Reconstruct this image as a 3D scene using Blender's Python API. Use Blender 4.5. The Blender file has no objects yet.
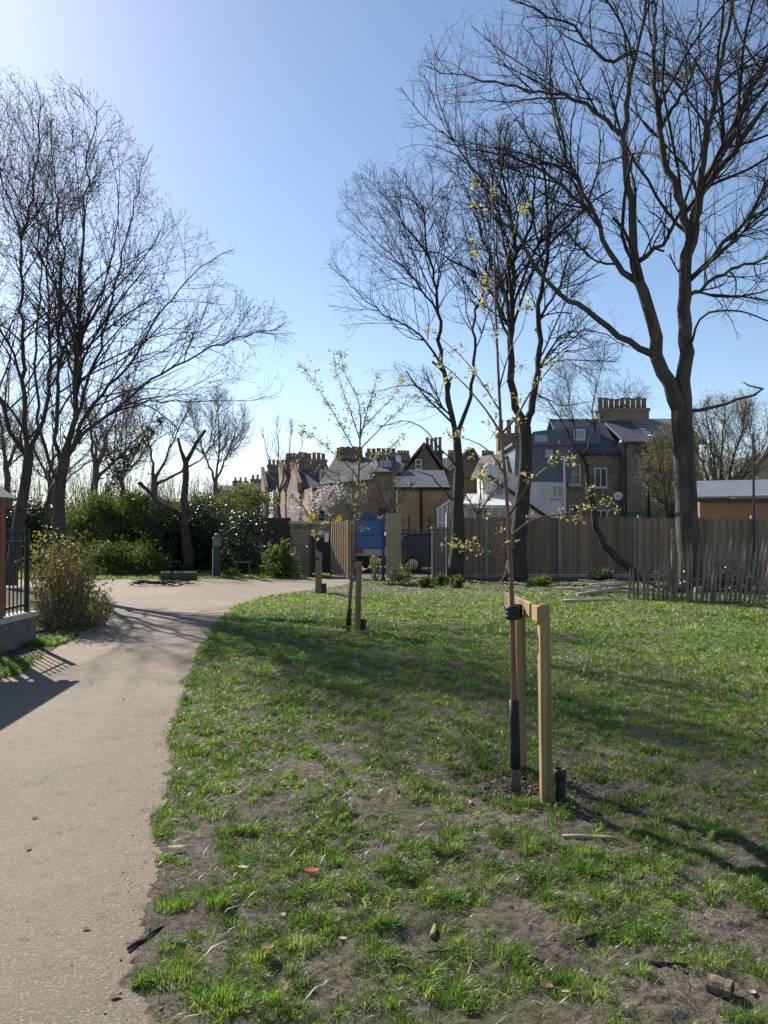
import bpy, math, random
import numpy as np
from mathutils import Vector, Matrix

random.seed(7)
RNG = np.random.default_rng(11)
S = bpy.context.scene
COL = S.collection
R = math.radians

# ------------------------------------------------------------------ camera
F_PX, CAM_Z, PITCH = 769.0, 1.6, math.atan(18 / 769)
cam_d = bpy.data.cameras.new('camera')
cam = bpy.data.objects.new('camera', cam_d)
COL.objects.link(cam)
cam.location = (0, 0, CAM_Z)
cam.rotation_euler = (R(90) + PITCH, 0, 0)
cam_d.sensor_fit = 'VERTICAL'
cam_d.sensor_height = 36
cam_d.lens = 36 * F_PX / 1024
cam_d.clip_end = 3000
cam_d.clip_start = 0.05
S.camera = cam


def P(px, py, Y):
    """a point Y metres down the park, read off the photo"""
    u, v = px - 384, 512 - py
    cp, sp = math.cos(PITCH), math.sin(PITCH)
    d = (u, F_PX * cp - v * sp, F_PX * sp + v * cp)
    k = Y / d[1]
    return Vector((d[0] * k, Y, CAM_Z + d[2] * k))


def G(px, py):
    u, v = px - 384, 512 - py
    cp, sp = math.cos(PITCH), math.sin(PITCH)
    d = (u, F_PX * cp - v * sp, F_PX * sp + v * cp)
    k = -CAM_Z / d[2]
    return Vector((d[0] * k, d[1] * k, 0))


def XZ(px, py, Y):
    p = P(px, py, Y)
    return (p.x, p.z)


# ------------------------------------------------------------------ materials
def new_mat(name):
    m = bpy.data.materials.new(name)
    m.use_nodes = True
    nt = m.node_tree
    for n in list(nt.nodes):
        nt.nodes.remove(n)
    out = nt.nodes.new('ShaderNodeOutputMaterial')
    return m, nt, out


def mixcol(nt, a, b, fac, mode='MIX'):
    n = nt.nodes.new('ShaderNodeMix')
    n.data_type = 'RGBA'
    n.blend_type = mode
    for sock, v in ((n.inputs[6], a), (n.inputs[7], b), (n.inputs[0], fac)):
        if hasattr(v, 'links') or hasattr(v, 'is_output'):
            nt.links.new(v, sock)
        elif isinstance(v, (int, float)):
            sock.default_value = v
        else:
            sock.default_value = (*v, 1)
    return n.outputs[2]


def noise(nt, vec, scale, detail=4, rough=.6, lo=.35, hi=.65):
    n = nt.nodes.new('ShaderNodeTexNoise')
    n.inputs['Scale'].default_value = scale
    n.inputs['Detail'].default_value = detail
    n.inputs['Roughness'].default_value = rough
    if vec is not None:
        nt.links.new(vec, n.inputs['Vector'])
    r = nt.nodes.new('ShaderNodeMapRange')
    r.inputs[1].default_value = lo
    r.inputs[2].default_value = hi
    nt.links.new(n.outputs[0], r.inputs[0])
    return r.outputs[0], n.outputs[0]


def coords(nt, scale=(1, 1, 1), kind='Object'):
    t = nt.nodes.new('ShaderNodeTexCoord')
    m = nt.nodes.new('ShaderNodeMapping')
    m.inputs['Scale'].default_value = scale
    nt.links.new(t.outputs[kind], m.inputs['Vector'])
    return m.outputs[0]


def M(name, c, c2=None, scale=6, rough=.8, bump=0, bscale=None, stretch=(1, 1, 1), metallic=0, transl=0, spec=.3, detail=5,
      c3=None, scale3=1.5):
    m, nt, out = new_mat(name)
    v = coords(nt, stretch)
    col = None
    if c2 is not None:
        f, _ = noise(nt, v, scale, detail)
        col = mixcol(nt, c, c2, f)
    if c3 is not None:
        f3, _ = noise(nt, v, scale3, 3, .5, .5, .72)
        col = mixcol(nt, col if col is not None else c, c3, f3)
    b = nt.nodes.new('ShaderNodeBsdfPrincipled')
    b.inputs['Roughness'].default_value = rough
    b.inputs['Metallic'].default_value = metallic
    b.inputs['Specular IOR Level'].default_value = spec
    if col is not None:
        nt.links.new(col, b.inputs['Base Color'])
    else:
        b.inputs['Base Color'].default_value = (*c, 1)
    if bump:
        _, raw = noise(nt, v, bscale or scale * 2, 6, .65)
        bn = nt.nodes.new('ShaderNodeBump')
        bn.inputs['Strength'].default_value = 1
        bn.inputs['Distance'].default_value = bump
        nt.links.new(raw, bn.inputs['Height'])
        nt.links.new(bn.outputs[0], b.inputs['Normal'])
    sh = b.outputs[0]
    if transl:
        t = nt.nodes.new('ShaderNodeBsdfTranslucent')
        if col is not None:
            nt.links.new(col, t.inputs['Color'])
        else:
            t.inputs['Color'].default_value = (*c, 1)
        mx = nt.nodes.new('ShaderNodeMixShader')
        mx.inputs[0].default_value = transl
        nt.links.new(sh, mx.inputs[1])
        nt.links.new(t.outputs[0], mx.inputs[2])
        sh = mx.outputs[0]
    nt.links.new(sh, out.inputs[0])
    return m


def leaf_mat(name, stops, transl=.45, rough=.5, spec=.3, through=(.95, 1.0, .5)):
    """leaf colour picked per leaf from the 'tint' attribute"""
    m, nt, out = new_mat(name)
    a = nt.nodes.new('ShaderNodeAttribute')
    a.attribute_name = 'tint'
    cr = nt.nodes.new('ShaderNodeValToRGB')
    el = cr.color_ramp.elements
    el[0].position, el[0].color = stops[0][0], (*stops[0][1], 1)
    el[1].position, el[1].color = stops[-1][0], (*stops[-1][1], 1)
    for p, c in stops[1:-1]:
        e = el.new(p)
        e.color = (*c, 1)
    nt.links.new(a.outputs['Fac'], cr.inputs[0])
    b = nt.nodes.new('ShaderNodeBsdfPrincipled')
    b.inputs['Roughness'].default_value = rough
    b.inputs['Specular IOR Level'].default_value = spec
    nt.links.new(cr.outputs[0], b.inputs['Base Color'])
    t = nt.nodes.new('ShaderNodeBsdfTranslucent')
    tc = mixcol(nt, cr.outputs[0], through, 1.0, 'MULTIPLY')
    nt.links.new(tc, t.inputs['Color'])
    mx = nt.nodes.new('ShaderNodeMixShader')
    mx.inputs[0].default_value = transl
    nt.links.new(b.outputs[0], mx.inputs[1])
    nt.links.new(t.outputs[0], mx.inputs[2])
    nt.links.new(mx.outputs[0], out.inputs[0])
    return m


def brick_mat(name, c1, c2, mortar, bw=.22, bh=.075, stain=(.05, .045, .04)):
    m, nt, out = new_mat(name)
    t = nt.nodes.new('ShaderNodeTexCoord')
    sx = nt.nodes.new('ShaderNodeSeparateXYZ')
    nt.links.new(t.outputs['Object'], sx.inputs[0])
    ad = nt.nodes.new('ShaderNodeMath')
    nt.links.new(sx.outputs[0], ad.inputs[0])
    nt.links.new(sx.outputs[1], ad.inputs[1])
    cb = nt.nodes.new('ShaderNodeCombineXYZ')
    nt.links.new(ad.outputs[0], cb.inputs[0])
    nt.links.new(sx.outputs[2], cb.inputs[1])
    br = nt.nodes.new('ShaderNodeTexBrick')
    br.inputs['Scale'].default_value = 1
    br.inputs['Brick Width'].default_value = bw
    br.inputs['Row Height'].default_value = bh
    br.inputs['Mortar Size'].default_value = .008
    br.inputs['Color1'].default_value = (*c1, 1)
    br.inputs['Color2'].default_value = (*c2, 1)
    br.inputs['Mortar'].default_value = (*mortar, 1)
    br.inputs['Bias'].default_value = 0
    nt.links.new(cb.outputs[0], br.inputs['Vector'])
    f, _ = noise(nt, t.outputs['Object'], .9, 5, .65, .45, .8)
    col = mixcol(nt, br.outputs[0], stain, f)
    b = nt.nodes.new('ShaderNodeBsdfPrincipled')
    b.inputs['Roughness'].default_value = .9
    b.inputs['Specular IOR Level'].default_value = .15
    nt.links.new(col, b.inputs['Base Color'])
    bn = nt.nodes.new('ShaderNodeBump')
    bn.inputs['Strength'].default_value = .6
    bn.inputs['Distance'].default_value = .01
    nt.links.new(br.outputs['Fac'], bn.inputs['Height'])
    bn.invert = True
    nt.links.new(bn.outputs[0], b.inputs['Normal'])
    nt.links.new(b.outputs[0], out.inputs[0])
    return m


def slate_mat(name, c1, c2, gap):
    m = brick_mat(name, c1, c2, gap, .3, .22, (c1[0] * .6, c1[1] * .65, c1[2] * .6))
    m.node_tree.nodes['Principled BSDF'].inputs['Roughness'].default_value = .55
    return m


MT = {}
MT['bark'] = M('bark', (.035, .03, .026), (.07, .06, .05), 7, .9, .05, 18, (1, 1, .35))
MT['bark_big'] = M('bark_big', (.05, .042, .035), (.115, .098, .08), 5, .9, .07, 16, (1, 1, .22), c3=(.08, .075, .06), scale3=1.2)
MT['bark_left'] = M('bark_left', (.045, .037, .031), (.09, .075, .062), 6, .9, .05, 16, (1, 1, .3), c3=(.06, .06, .04), scale3=1)
MT['twig'] = M('twig', (.026, .022, .02), (.05, .042, .035), 9, .85)
MT['twig_red'] = M('twig_red', (.04, .032, .028), (.07, .055, .046), 9, .85)
MT['twig_brown'] = M('twig_brown', (.1, .078, .062), (.16, .125, .1), 9, .85)  # brown of the thickets; on background trees its paleness stands in for haze
MT['bark_young'] = M('bark_young', (.13, .075, .05), (.2, .13, .09), 14, .6, .004, 40, (1, 1, .25))
MT['stake'] = M('stake_wood', (.4, .275, .13), (.29, .18, .08), 30, .8, .006, 70, (1, 1, .05), c3=(.17, .11, .06), scale3=9)
MT['stake_old'] = M('stake_wood_weathered', (.27, .19, .11), (.2, .14, .085), 16, .8, .004, 60, (1, 1, .06))
MT['rubber'] = M('rubber', (.012, .012, .013), (.03, .03, .03), 20, .6)
MT['fence'] = M('fence_boards', (.21, .142, .092), (.3, .208, .138), 5, .85, .006, 20, (5, 1, .14), c3=(.14, .108, .08), scale3=.7)
def island_tone(m, amt):
    nt = m.node_tree
    b = [q for q in nt.nodes if q.type == 'BSDF_PRINCIPLED'][0]
    src = b.inputs['Base Color'].links[0].from_socket
    g = nt.nodes.new('ShaderNodeNewGeometry')
    mr = nt.nodes.new('ShaderNodeMapRange')
    mr.inputs[3].default_value, mr.inputs[4].default_value = 1 - amt, 1 + amt * .6
    nt.links.new(g.outputs['Random Per Island'], mr.inputs[0])
    h = nt.nodes.new('ShaderNodeHueSaturation')
    nt.links.new(mr.outputs[0], h.inputs['Value'])
    nt.links.new(src, h.inputs['Color'])
    nt.links.new(h.outputs[0], b.inputs['Base Color'])


island_tone(MT['fence'], .3)
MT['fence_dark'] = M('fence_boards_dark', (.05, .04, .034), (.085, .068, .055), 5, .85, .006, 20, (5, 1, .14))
MT['concrete'] = M('concrete', (.3, .28, .25), (.22, .2, .18), 8, .9, .005, 50)
MT['coping'] = M('coping_stone', (.5, .46, .4), (.38, .35, .3), 6, .85, .005, 40)
MT['pale'] = M('chestnut_pale', (.3, .25, .195), (.15, .125, .095), 9, .85, .004, 40, (1, 1, .15))
MT['wire'] = M('wire', (.12, .11, .1), rough=.5, metallic=.6)
MT['blue'] = M('blue_paint', (.018, .055, .15), (.028, .075, .19), 3, .5, spec=.4, c3=(.02, .045, .1), scale3=2)
MT['blue_panel'] = M('blue_panel', (.03, .085, .22), (.04, .1, .24), 2, .4, spec=.4)
MT['black_iron'] = M('black_iron', (.012, .013, .016), (.022, .024, .028), 14, .45, spec=.5)
MT['grey_steel'] = M('grey_steel', (.17, .19, .19), (.12, .135, .135), 8, .5, metallic=.5)
MT['terra'] = M('stained_timber', (.26, .115, .05), (.19, .08, .035), 14, .7, .004, 40, (1, 1, .1))
MT['felt'] = M('roof_felt', (.11, .115, .12), (.17, .175, .18), 5, .55, .004, 40)
MT['shed_felt'] = M('shed_roof_sheet', (.24, .26, .3), (.16, .18, .2), 1.6, .38, .01, 6, (1, 3, 1), spec=.5)
MT['shed_wall'] = M('shed_boards', (.3, .19, .11), (.22, .14, .08), 3, .8, .006, 20, (.3, 1, 8))
MT['slate'] = slate_mat('slate', (.075, .08, .095), (.11, .115, .13), (.035, .037, .042))
MT['slate_pale'] = slate_mat('slate_pale', (.2, .19, .175), (.27, .25, .22), (.09, .085, .08))
MT['tile_brown'] = slate_mat('tile_brown', (.11, .075, .055), (.15, .1, .07), (.05, .035, .03))
MT['zinc'] = M('zinc_cladding', (.1, .115, .15), (.13, .145, .18), 2, .5, spec=.4)
MT['brick_brown'] = brick_mat('brick_brown', (.3, .21, .14), (.21, .145, .1), (.36, .32, .26))
MT['brick_tan'] = brick_mat('brick_tan', (.5, .31, .165), (.42, .26, .14), (.45, .36, .25), stain=(.28, .17, .1))
MT['brick_yellow'] = brick_mat('brick_yellow', (.46, .35, .21), (.37, .27, .155), (.42, .37, .29), stain=(.18, .14, .1))
MT['brick_grey'] = brick_mat('brick_grey', (.2, .16, .13), (.15, .12, .1), (.28, .25, .22))
MT['render'] = M('white_render', (.72, .7, .66), (.62, .6, .56), 2, .85, c3=(.5, .48, .44), scale3=.6)
MT['render_blue'] = M('pale_render', (.42, .45, .52), (.34, .37, .44), 2, .85)
MT['white'] = M('white_paint', (.75, .75, .73), (.66, .66, .64), 6, .5)
MT['glass'] = M('window_glass', (.03, .04, .05), rough=.08, spec=.8)
MT['sky_glass'] = M('skylight_glass', (.12, .17, .24), rough=.12, spec=.9)
MT['pot'] = M('chimney_pot', (.33, .235, .17), (.25, .17, .125), 5, .8, c3=(.42, .37, .31), scale3=1)
MT['green_paint'] = M('green_paint', (.03, .11, .05), (.04, .14, .06), 6, .6)
MT['post_green'] = M('post_paint', (.03, .042, .042), (.05, .06, .06), 5, .5)
MT['log'] = M('log_bark', (.24, .17, .11), (.11, .08, .055), 45, .9, .006, 80)
MT['plinth'] = M('plinth_concrete', (.12, .11, .095), (.19, .175, .15), 5, .95, .006, 40, c3=(.07, .075, .05), scale3=2)
MT['mossy'] = M('mossy_timber', (.09, .08, .05), (.06, .085, .03), 5, .9, .01, 20)
MT['deadwood'] = M('pale_deadwood', (.5, .44, .34), (.36, .3, .22), 9, .8, .004, 40, (1, 1, .3))
MT['driftwood'] = M('bark_stick', (.3, .22, .14), (.18, .13, .09), 12, .85, .004, 40)
MT['car_blue'] = M('car_paint_blue', (.01, .03, .065), (.012, .035, .075), 2, .25, spec=.6, metallic=.3)
MT['car_grey'] = M('car_paint_grey', (.42, .42, .42), (.36, .36, .36), 2, .45, spec=.3)
MT['car_white'] = M('car_paint_white', (.6, .6, .6), (.55, .55, .55), 2, .3, spec=.6)
MT['car_dark'] = M('car_trim', (.015, .015, .016), rough=.5)
MT['tyre'] = M('tyre', (.02, .02, .02), rough=.8)
MT['alloy'] = M('alloy', (.4, .4, .42), rough=.3, metallic=.8)
MT['red_lens'] = M('red_lens', (.45, .02, .015), rough=.2, spec=.7)
MT['clear_lens'] = M('clear_lens', (.6, .6, .6), rough=.15, spec=.7)
MT['plate'] = M('number_plate', (.7, .6, .1), rough=.5)
MT['stone'] = M('rubble', (.4, .38, .35), (.26, .24, .22), 8, .9, .01, 20)
MT['chips'] = leaf_mat('bark_chips', [(0, (.06, .042, .03)), (.6, (.13, .09, .06)), (1, (.36, .29, .21))], .0, .9, .1)
MT['crumb'] = leaf_mat('soil_crumbs', [(0, (.09, .072, .06)), (1, (.2, .165, .14))], .0, .95, .05)
MT['grass'] = leaf_mat('grass_blades', [(0, (.06, .125, .026)), (.4, (.13, .23, .046)), (.72, (.205, .32, .078)), (.9, (.31, .38, .12)), (1, (.42, .37, .2))], .64, .35, .5)
MT['leaf_dark'] = leaf_mat('leaf_dark', [(0, (.014, .03, .014)), (.7, (.035, .06, .026)), (1, (.08, .11, .045))], .25, .3, .5)
MT['leaf_mid'] = leaf_mat('leaf_mid', [(0, (.06, .1, .024)), (.6, (.12, .175, .042)), (1, (.2, .24, .07))], .5, .5)
MT['leaf_olive'] = leaf_mat('leaf_olive', [(0, (.1, .12, .04)), (.6, (.17, .18, .075)), (1, (.25, .25, .12))], .5, .6)
MT['leaf_bright'] = leaf_mat('leaf_bright', [(0, (.05, .1, .02)), (.6, (.1, .17, .035)), (1, (.17, .24, .06))], .45, .5)
MT['leaf_broom'] = leaf_mat('leaf_broom', [(0, (.08, .125, .05)), (.6, (.16, .215, .085)), (1, (.26, .31, .14))], .6, .5)
MT['leaf_gold'] = leaf_mat('leaf_gold', [(0, (.08, .11, .03)), (.4, (.18, .19, .06)), (.7, (.29, .24, .1)), (1, (.4, .31, .15))], .4, .6)
MT['leaf_willow'] = leaf_mat('leaf_willow', [(0, (.17, .18, .1)), (.6, (.26, .26, .15)), (1, (.34, .32, .2))], .4, .6)
MT['leaf_spring'] = leaf_mat('leaf_spring', [(0, (.22, .2, .075)), (.5, (.38, .34, .15)), (1, (.5, .46, .28))], .5, .5, .3, (1, .97, .66))
MT['blossom'] = leaf_mat('blossom', [(0, (.5, .45, .43)), (1, (.8, .76, .75))], .4, .6, .3, (1, .97, .95))
MT['yellow_flower'] = leaf_mat('yellow_flower', [(0, (.6, .42, .02)), (1, (.8, .62, .06))], .4, .6)
MT['bud'] = leaf_mat('buds', [(0, (.05, .032, .026)), (1, (.13, .085, .055))], .25, .7)
MT['dead_leaf'] = M('dead_leaf', (.17, .1, .055), (.25, .16, .09), 30, .8, transl=.2)
MT['orange_leaf'] = M('orange_leaf', (.42, .13, .03), (.3, .1, .03), 30, .7, transl=.3)
MT['pale_leaf'] = M('pale_leaf', (.5, .45, .36), (.4, .34, .25), 30, .8, transl=.2)


# ------------------------------------------------------------------ mesh helpers
class MB:
    def __init__(s):
        s.v, s.f, s.m = [], [], []
        s.mi = 0

    def add(s, vs, fs):
        o = len(s.v)
        s.v += [tuple(v) for v in vs]
        s.f += [tuple(i + o for i in f) for f in fs]
        s.m += [s.mi] * len(fs)
        return s

    def box(s, x0, x1, y0, y1, z0, z1, mat=None, bev=0):
        if bev:
            b = min(bev, (x1 - x0) * .45, (y1 - y0) * .45)
            poly = [(x0 + b, y0), (x1 - b, y0), (x1, y0 + b), (x1, y1 - b), (x1 - b, y1), (x0 + b, y1), (x0, y1 - b), (x0, y0 + b)]
            n = 8
            t = min(b, (z1 - z0) * .4)
            cx, cy = (x0 + x1) / 2, (y0 + y1) / 2
            kx, ky = 1 - b * .8 / max((x1 - x0) / 2, 1e-6), 1 - b * .8 / max((y1 - y0) / 2, 1e-6)
            vs = [(x, y, z0) for x, y in poly] + [(x, y, z1 - t) for x, y in poly] + [(cx + (x - cx) * kx, cy + (y - cy) * ky, z1) for x, y in poly]
            fs = [tuple(range(n - 1, -1, -1)), tuple(range(2 * n, 3 * n))]
            for k in range(2):
                fs += [(k * n + i, k * n + (i + 1) % n, (k + 1) * n + (i + 1) % n, (k + 1) * n + i) for i in range(n)]
        else:
            vs = [(x0, y0, z0), (x1, y0, z0), (x1, y1, z0), (x0, y1, z0), (x0, y0, z1), (x1, y0, z1), (x1, y1, z1), (x0, y1, z1)]
            fs = [(3, 2, 1, 0), (4, 5, 6, 7), (0, 1, 5, 4), (1, 2, 6, 5), (2, 3, 7, 6), (3, 0, 4, 7)]
        if mat is not None:
            vs = [mat @ Vector(v) for v in vs]
        return s.add(vs, fs)

    def prism_y(s, poly, y0, y1):
        """polygon of (x, z), counter-clockwise seen from the front, extruded back from y0 to y1"""
        n = len(poly)
        vs = [(x, y0, z) for x, z in poly] + [(x, y1, z) for x, z in poly]
        fs = [tuple(range(n)), tuple(range(2 * n - 1, n - 1, -1))] + [(i, i + n, (i + 1) % n + n, (i + 1) % n) for i in range(n)]
        return s.add(vs, fs)

    def prism_x(s, poly, x0, x1):
        """polygon of (y, z) extruded from x0 to x1"""
        n = len(poly)
        vs = [(x0, y, z) for y, z in poly] + [(x1, y, z) for y, z in poly]
        fs = [tuple(range(n - 1, -1, -1)), tuple(range(n, 2 * n))] + [(i, (i + 1) % n, (i + 1) % n + n, i + n) for i in range(n)]
        return s.add(vs, fs)

    def slab(s, a, b, c, d, t):
        """a flat quad with thickness t below it"""
        a, b, c, d = map(Vector, (a, b, c, d))
        n = (b - a).cross(d - a).normalized() * t
        vs = [a, b, c, d, a - n, b - n, c - n, d - n]
        return s.add(vs, [(0, 1, 2, 3), (7, 6, 5, 4), (0, 4, 5, 1), (1, 5, 6, 2), (2, 6, 7, 3), (3, 7, 4, 0)])

    def lathe(s, prof, c=(0, 0, 0), n=16, axis='z'):
        vs, fs = [], []
        for r, z in prof:
            for i in range(n):
                a = 2 * math.pi * i / n
                p = (r * math.cos(a), r * math.sin(a), z)
                if axis == 'y':
                    p = (p[0], p[2], p[1])
                elif axis == 'x':
                    p = (p[2], p[0], p[1])
                vs.append((p[0] + c[0], p[1] + c[1], p[2] + c[2]))
        for k in range(len(prof) - 1):
            fs += [(k * n + i, k * n + (i + 1) % n, (k + 1) * n + (i + 1) % n, (k + 1) * n + i) for i in range(n)]
        fs += [tuple(range(n - 1, -1, -1)), tuple(range((len(prof) - 1) * n, len(prof) * n))]
        return s.add(vs, fs)

    def tube(s, pts, rad, n=6, wob=0):
        pts = [Vector(p) for p in pts]
        k = len(pts)
        if not hasattr(rad, '__len__'):
            rad = [rad] * k
        up = None
        vs, fs = [], []
        for i in range(k):
            t = (pts[min(i + 1, k - 1)] - pts[max(i - 1, 0)])
            if t.length < 1e-9:
                t = Vector((0, 0, 1))
            t.normalize()
            if up is None:
                up = t.orthogonal().normalized()
            up = (up - t * up.dot(t))
            up = up.normalized() if up.length > 1e-6 else t.orthogonal().normalized()
            w = t.cross(up)
            for j in range(n):
                a = 2 * math.pi * j / n
                r = rad[i] * (1 + (random.uniform(-wob, wob) if wob else 0))
                vs.append(pts[i] + up * (math.cos(a) * r) + w * (math.sin(a) * r))
        for i in range(k - 1):
            fs += [(i * n + j, i * n + (j + 1) % n, (i + 1) * n + (j + 1) % n, (i + 1) * n + j) for j in range(n)]
        fs += [tuple(range(n - 1, -1, -1)), tuple(range((k - 1) * n, k * n))]
        return s.add(vs, fs)

    def mesh(s, name, mats, smooth=False, off=(0, 0, 0)):
        me = bpy.data.meshes.new(name)
        ox, oy, oz = off
        me.from_pydata([(x - ox, y - oy, z - oz) for x, y, z in s.v], [], s.f)
        for m in (mats if isinstance(mats, (list, tuple)) else [mats]):
            me.materials.append(m)
        me.polygons.foreach_set('material_index', s.m)
        if smooth:
            me.polygons.foreach_set('use_smooth', [True] * len(s.f))
        me.update()
        return me


def props(o, label=None, cat=None, group=None, kind=None):
    for k, v in (('label', label), ('category', cat), ('group', group), ('kind', kind)):
        if v:
            o[k] = v
    return o


def link(name, me, parent=None):
    o = bpy.data.objects.new(name, me)
    COL.objects.link(o)
    if parent is not None:
        o.parent = parent
    return o


def thing(name, label, cat, loc=(0, 0, 0), group=None, rz=0):
    o = link(name, None)
    o.empty_display_size = .2
    o.location = loc
    o.rotation_euler = (0, 0, rz)
    return props(o, label, cat, group)


def part(name, mb, mats, parent, smooth=False, world=None, label=None):
    """mb is in the parent's own frame, or in world metres when world = the thing's location"""
    o = link(name, mb.mesh(name, mats, smooth, world or (0, 0, 0)), parent)
    if label:
        o['label'] = label
    return o


def single(name, mb, mats, label, cat, loc, group=None, smooth=False, rz=0):
    o = link(name, mb.mesh(name, mats, smooth))
    o.location = loc
    o.rotation_euler = (0, 0, rz)
    return props(o, label, cat, group)


def struct(name, mb, mats, smooth=False):
    return props(link(name, mb.mesh(name, mats, smooth)), kind='structure')


def copy_tree(o, parent=None):
    c = o.copy()
    COL.objects.link(c)
    c.parent = parent
    for ch in list(o.children):
        copy_tree(ch, c)
    return c


def np_mesh(name, V, T, mats, tint=None, matidx=None, smooth=False):
    me = bpy.data.meshes.new(name)
    V = np.ascontiguousarray(V, dtype=np.float32)
    T = np.ascontiguousarray(T, dtype=np.int32)
    me.vertices.add(len(V))
    me.vertices.foreach_set('co', V.ravel())
    me.loops.add(T.size)
    me.loops.foreach_set('vertex_index', T.ravel())
    me.polygons.add(len(T))
    me.polygons.foreach_set('loop_start', np.arange(0, T.size, 3, dtype=np.int32))
    for m in (mats if isinstance(mats, (list, tuple)) else [mats]):
        me.materials.append(m)
    if matidx is not None:
        me.polygons.foreach_set('material_index', np.ascontiguousarray(matidx, dtype=np.int32))
    if smooth:
        me.polygons.foreach_set('use_smooth', np.ones(len(T), dtype=bool))
    if tint is not None:
        at = me.attributes.new('tint', 'FLOAT', 'POINT')
        at.data.foreach_set('value', np.ascontiguousarray(tint, dtype=np.float32))
    me.update(calc_edges=True)
    return me


def unit(a):
    return a / np.maximum(np.linalg.norm(a, axis=-1, keepdims=True), 1e-9)


def segs_mesh(p0, p1, r0, r1, k=3):
    """k-sided tapered sticks"""
    d = unit(p1 - p0)
    ref = np.where(np.abs(d[:, 2:3]) < .9, np.array([[0, 0, 1.]]), np.array([[1., 0, 0]]))
    u = unit(np.cross(d, ref))
    w = np.cross(d, u)
    V = np.empty((len(p0), 2 * k, 3))
    for j in range(k):
        a = 2 * math.pi * j / k
        o = u * math.cos(a) + w * math.sin(a)
        V[:, j] = p0 + o * r0[:, None]
        V[:, k + j] = p1 + o * r1[:, None]
    base = np.array([t for j in range(k) for t in ((j, (j + 1) % k, k + (j + 1) % k), (j, k + (j + 1) % k, k + j))])
    T = (base[None] + 2 * k * np.arange(len(p0))[:, None, None]).reshape(-1, 3)
    return V.reshape(-1, 3), T


def leaves_mesh(c, size, asp=.55, up=.0, droop=None, rng=RNG, direction=None):
    """diamond leaves folded along the middle; c (n,3), size (n,)"""
    n = len(c)
    d = rng.normal(size=(n, 3))
    d[:, 2] += up
    if direction is not None:
        d = direction + .5 * rng.normal(size=(n, 3))
    d = unit(d)
    s = unit(np.cross(d, unit(rng.normal(size=(n, 3)))))
    nn = np.cross(d, s)
    L = size[:, None]
    V = np.empty((n, 4, 3))
    V[:, 0] = c
    V[:, 1] = c + d * L * .5 + s * L * asp * .5 + nn * L * .1
    V[:, 2] = c + d * L
    V[:, 3] = c + d * L * .5 - s * L * asp * .5 + nn * L * .1
    base = np.array([[0, 1, 2], [0, 2, 3]])
    T = (base[None] + 4 * np.arange(n)[:, None, None]).reshape(-1, 3)
    return V.reshape(-1, 3), T


def join(parts):
    """[(V,T,tint per item scalar array or None,mat index)] -> joined"""
    Vs, Ts, ti, mi, o = [], [], [], [], 0
    for V, T, t, m in parts:
        Vs.append(V)
        Ts.append(T + o)
        ti.append(np.zeros(len(V)) if t is None else t)
        mi.append(np.full(len(T), m))
        o += len(V)
    return np.concatenate(Vs), np.concatenate(Ts), np.concatenate(ti), np.concatenate(mi)


def vnoise(x, y, scale, seed):
    r = np.random.default_rng(seed).random((257, 257))
    u, v = x * scale + 1000, y * scale + 1000
    iu, iv = np.floor(u).astype(int), np.floor(v).astype(int)
    fu, fv = u - iu, v - iv
    fu, fv = fu * fu * (3 - 2 * fu), fv * fv * (3 - 2 * fv)
    a, b = r[iu % 257, iv % 257], r[(iu + 1) % 257, iv % 257]
    c, d = r[iu % 257, (iv + 1) % 257], r[(iu + 1) % 257, (iv + 1) % 257]
    return (a * (1 - fu) + b * fu) * (1 - fv) + (c * (1 - fu) + d * fu) * fv


# ------------------------------------------------------------------ the setting: ground and paths
def soil_material():
    m, nt, out = new_mat('soil')
    v = coords(nt)
    f1, _ = noise(nt, v, 1.3, 6, .62, .38, .64)
    f2, _ = noise(nt, v, 32, 8, .75, .44, .6)
    f3, _ = noise(nt, v, .55, 5, .6, .42, .62)
    c = mixcol(nt, (.175, .146, .126), (.29, .25, .215), f1)
    c = mixcol(nt, c, (.09, .073, .06), f2)
    c2 = mixcol(nt, c, (.085, .115, .04), f3)
    c = mixcol(nt, c, c2, .5)
    b = nt.nodes.new('ShaderNodeBsdfPrincipled')
    b.inputs['Roughness'].default_value = .95
    b.inputs['Specular IOR Level'].default_value = .1
    nt.links.new(c, b.inputs['Base Color'])
    _, r1 = noise(nt, v, 60, 8, .75)
    _, r2 = noise(nt, v, 16, 6, .65)
    ad = nt.nodes.new('ShaderNodeMath')
    ad.operation = 'MULTIPLY_ADD'
    nt.links.new(r2, ad.inputs[0])
    ad.inputs[1].default_value = 1.6
    nt.links.new(r1, ad.inputs[2])
    bn = nt.nodes.new('ShaderNodeBump')
    bn.inputs['Strength'].default_value = 1
    bn.inputs['Distance'].default_value = .04
    nt.links.new(ad.outputs[0], bn.inputs['Height'])
    nt.links.new(bn.outputs[0], b.inputs['Normal'])
    nt.links.new(b.outputs[0], out.inputs[0])
    return m


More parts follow.
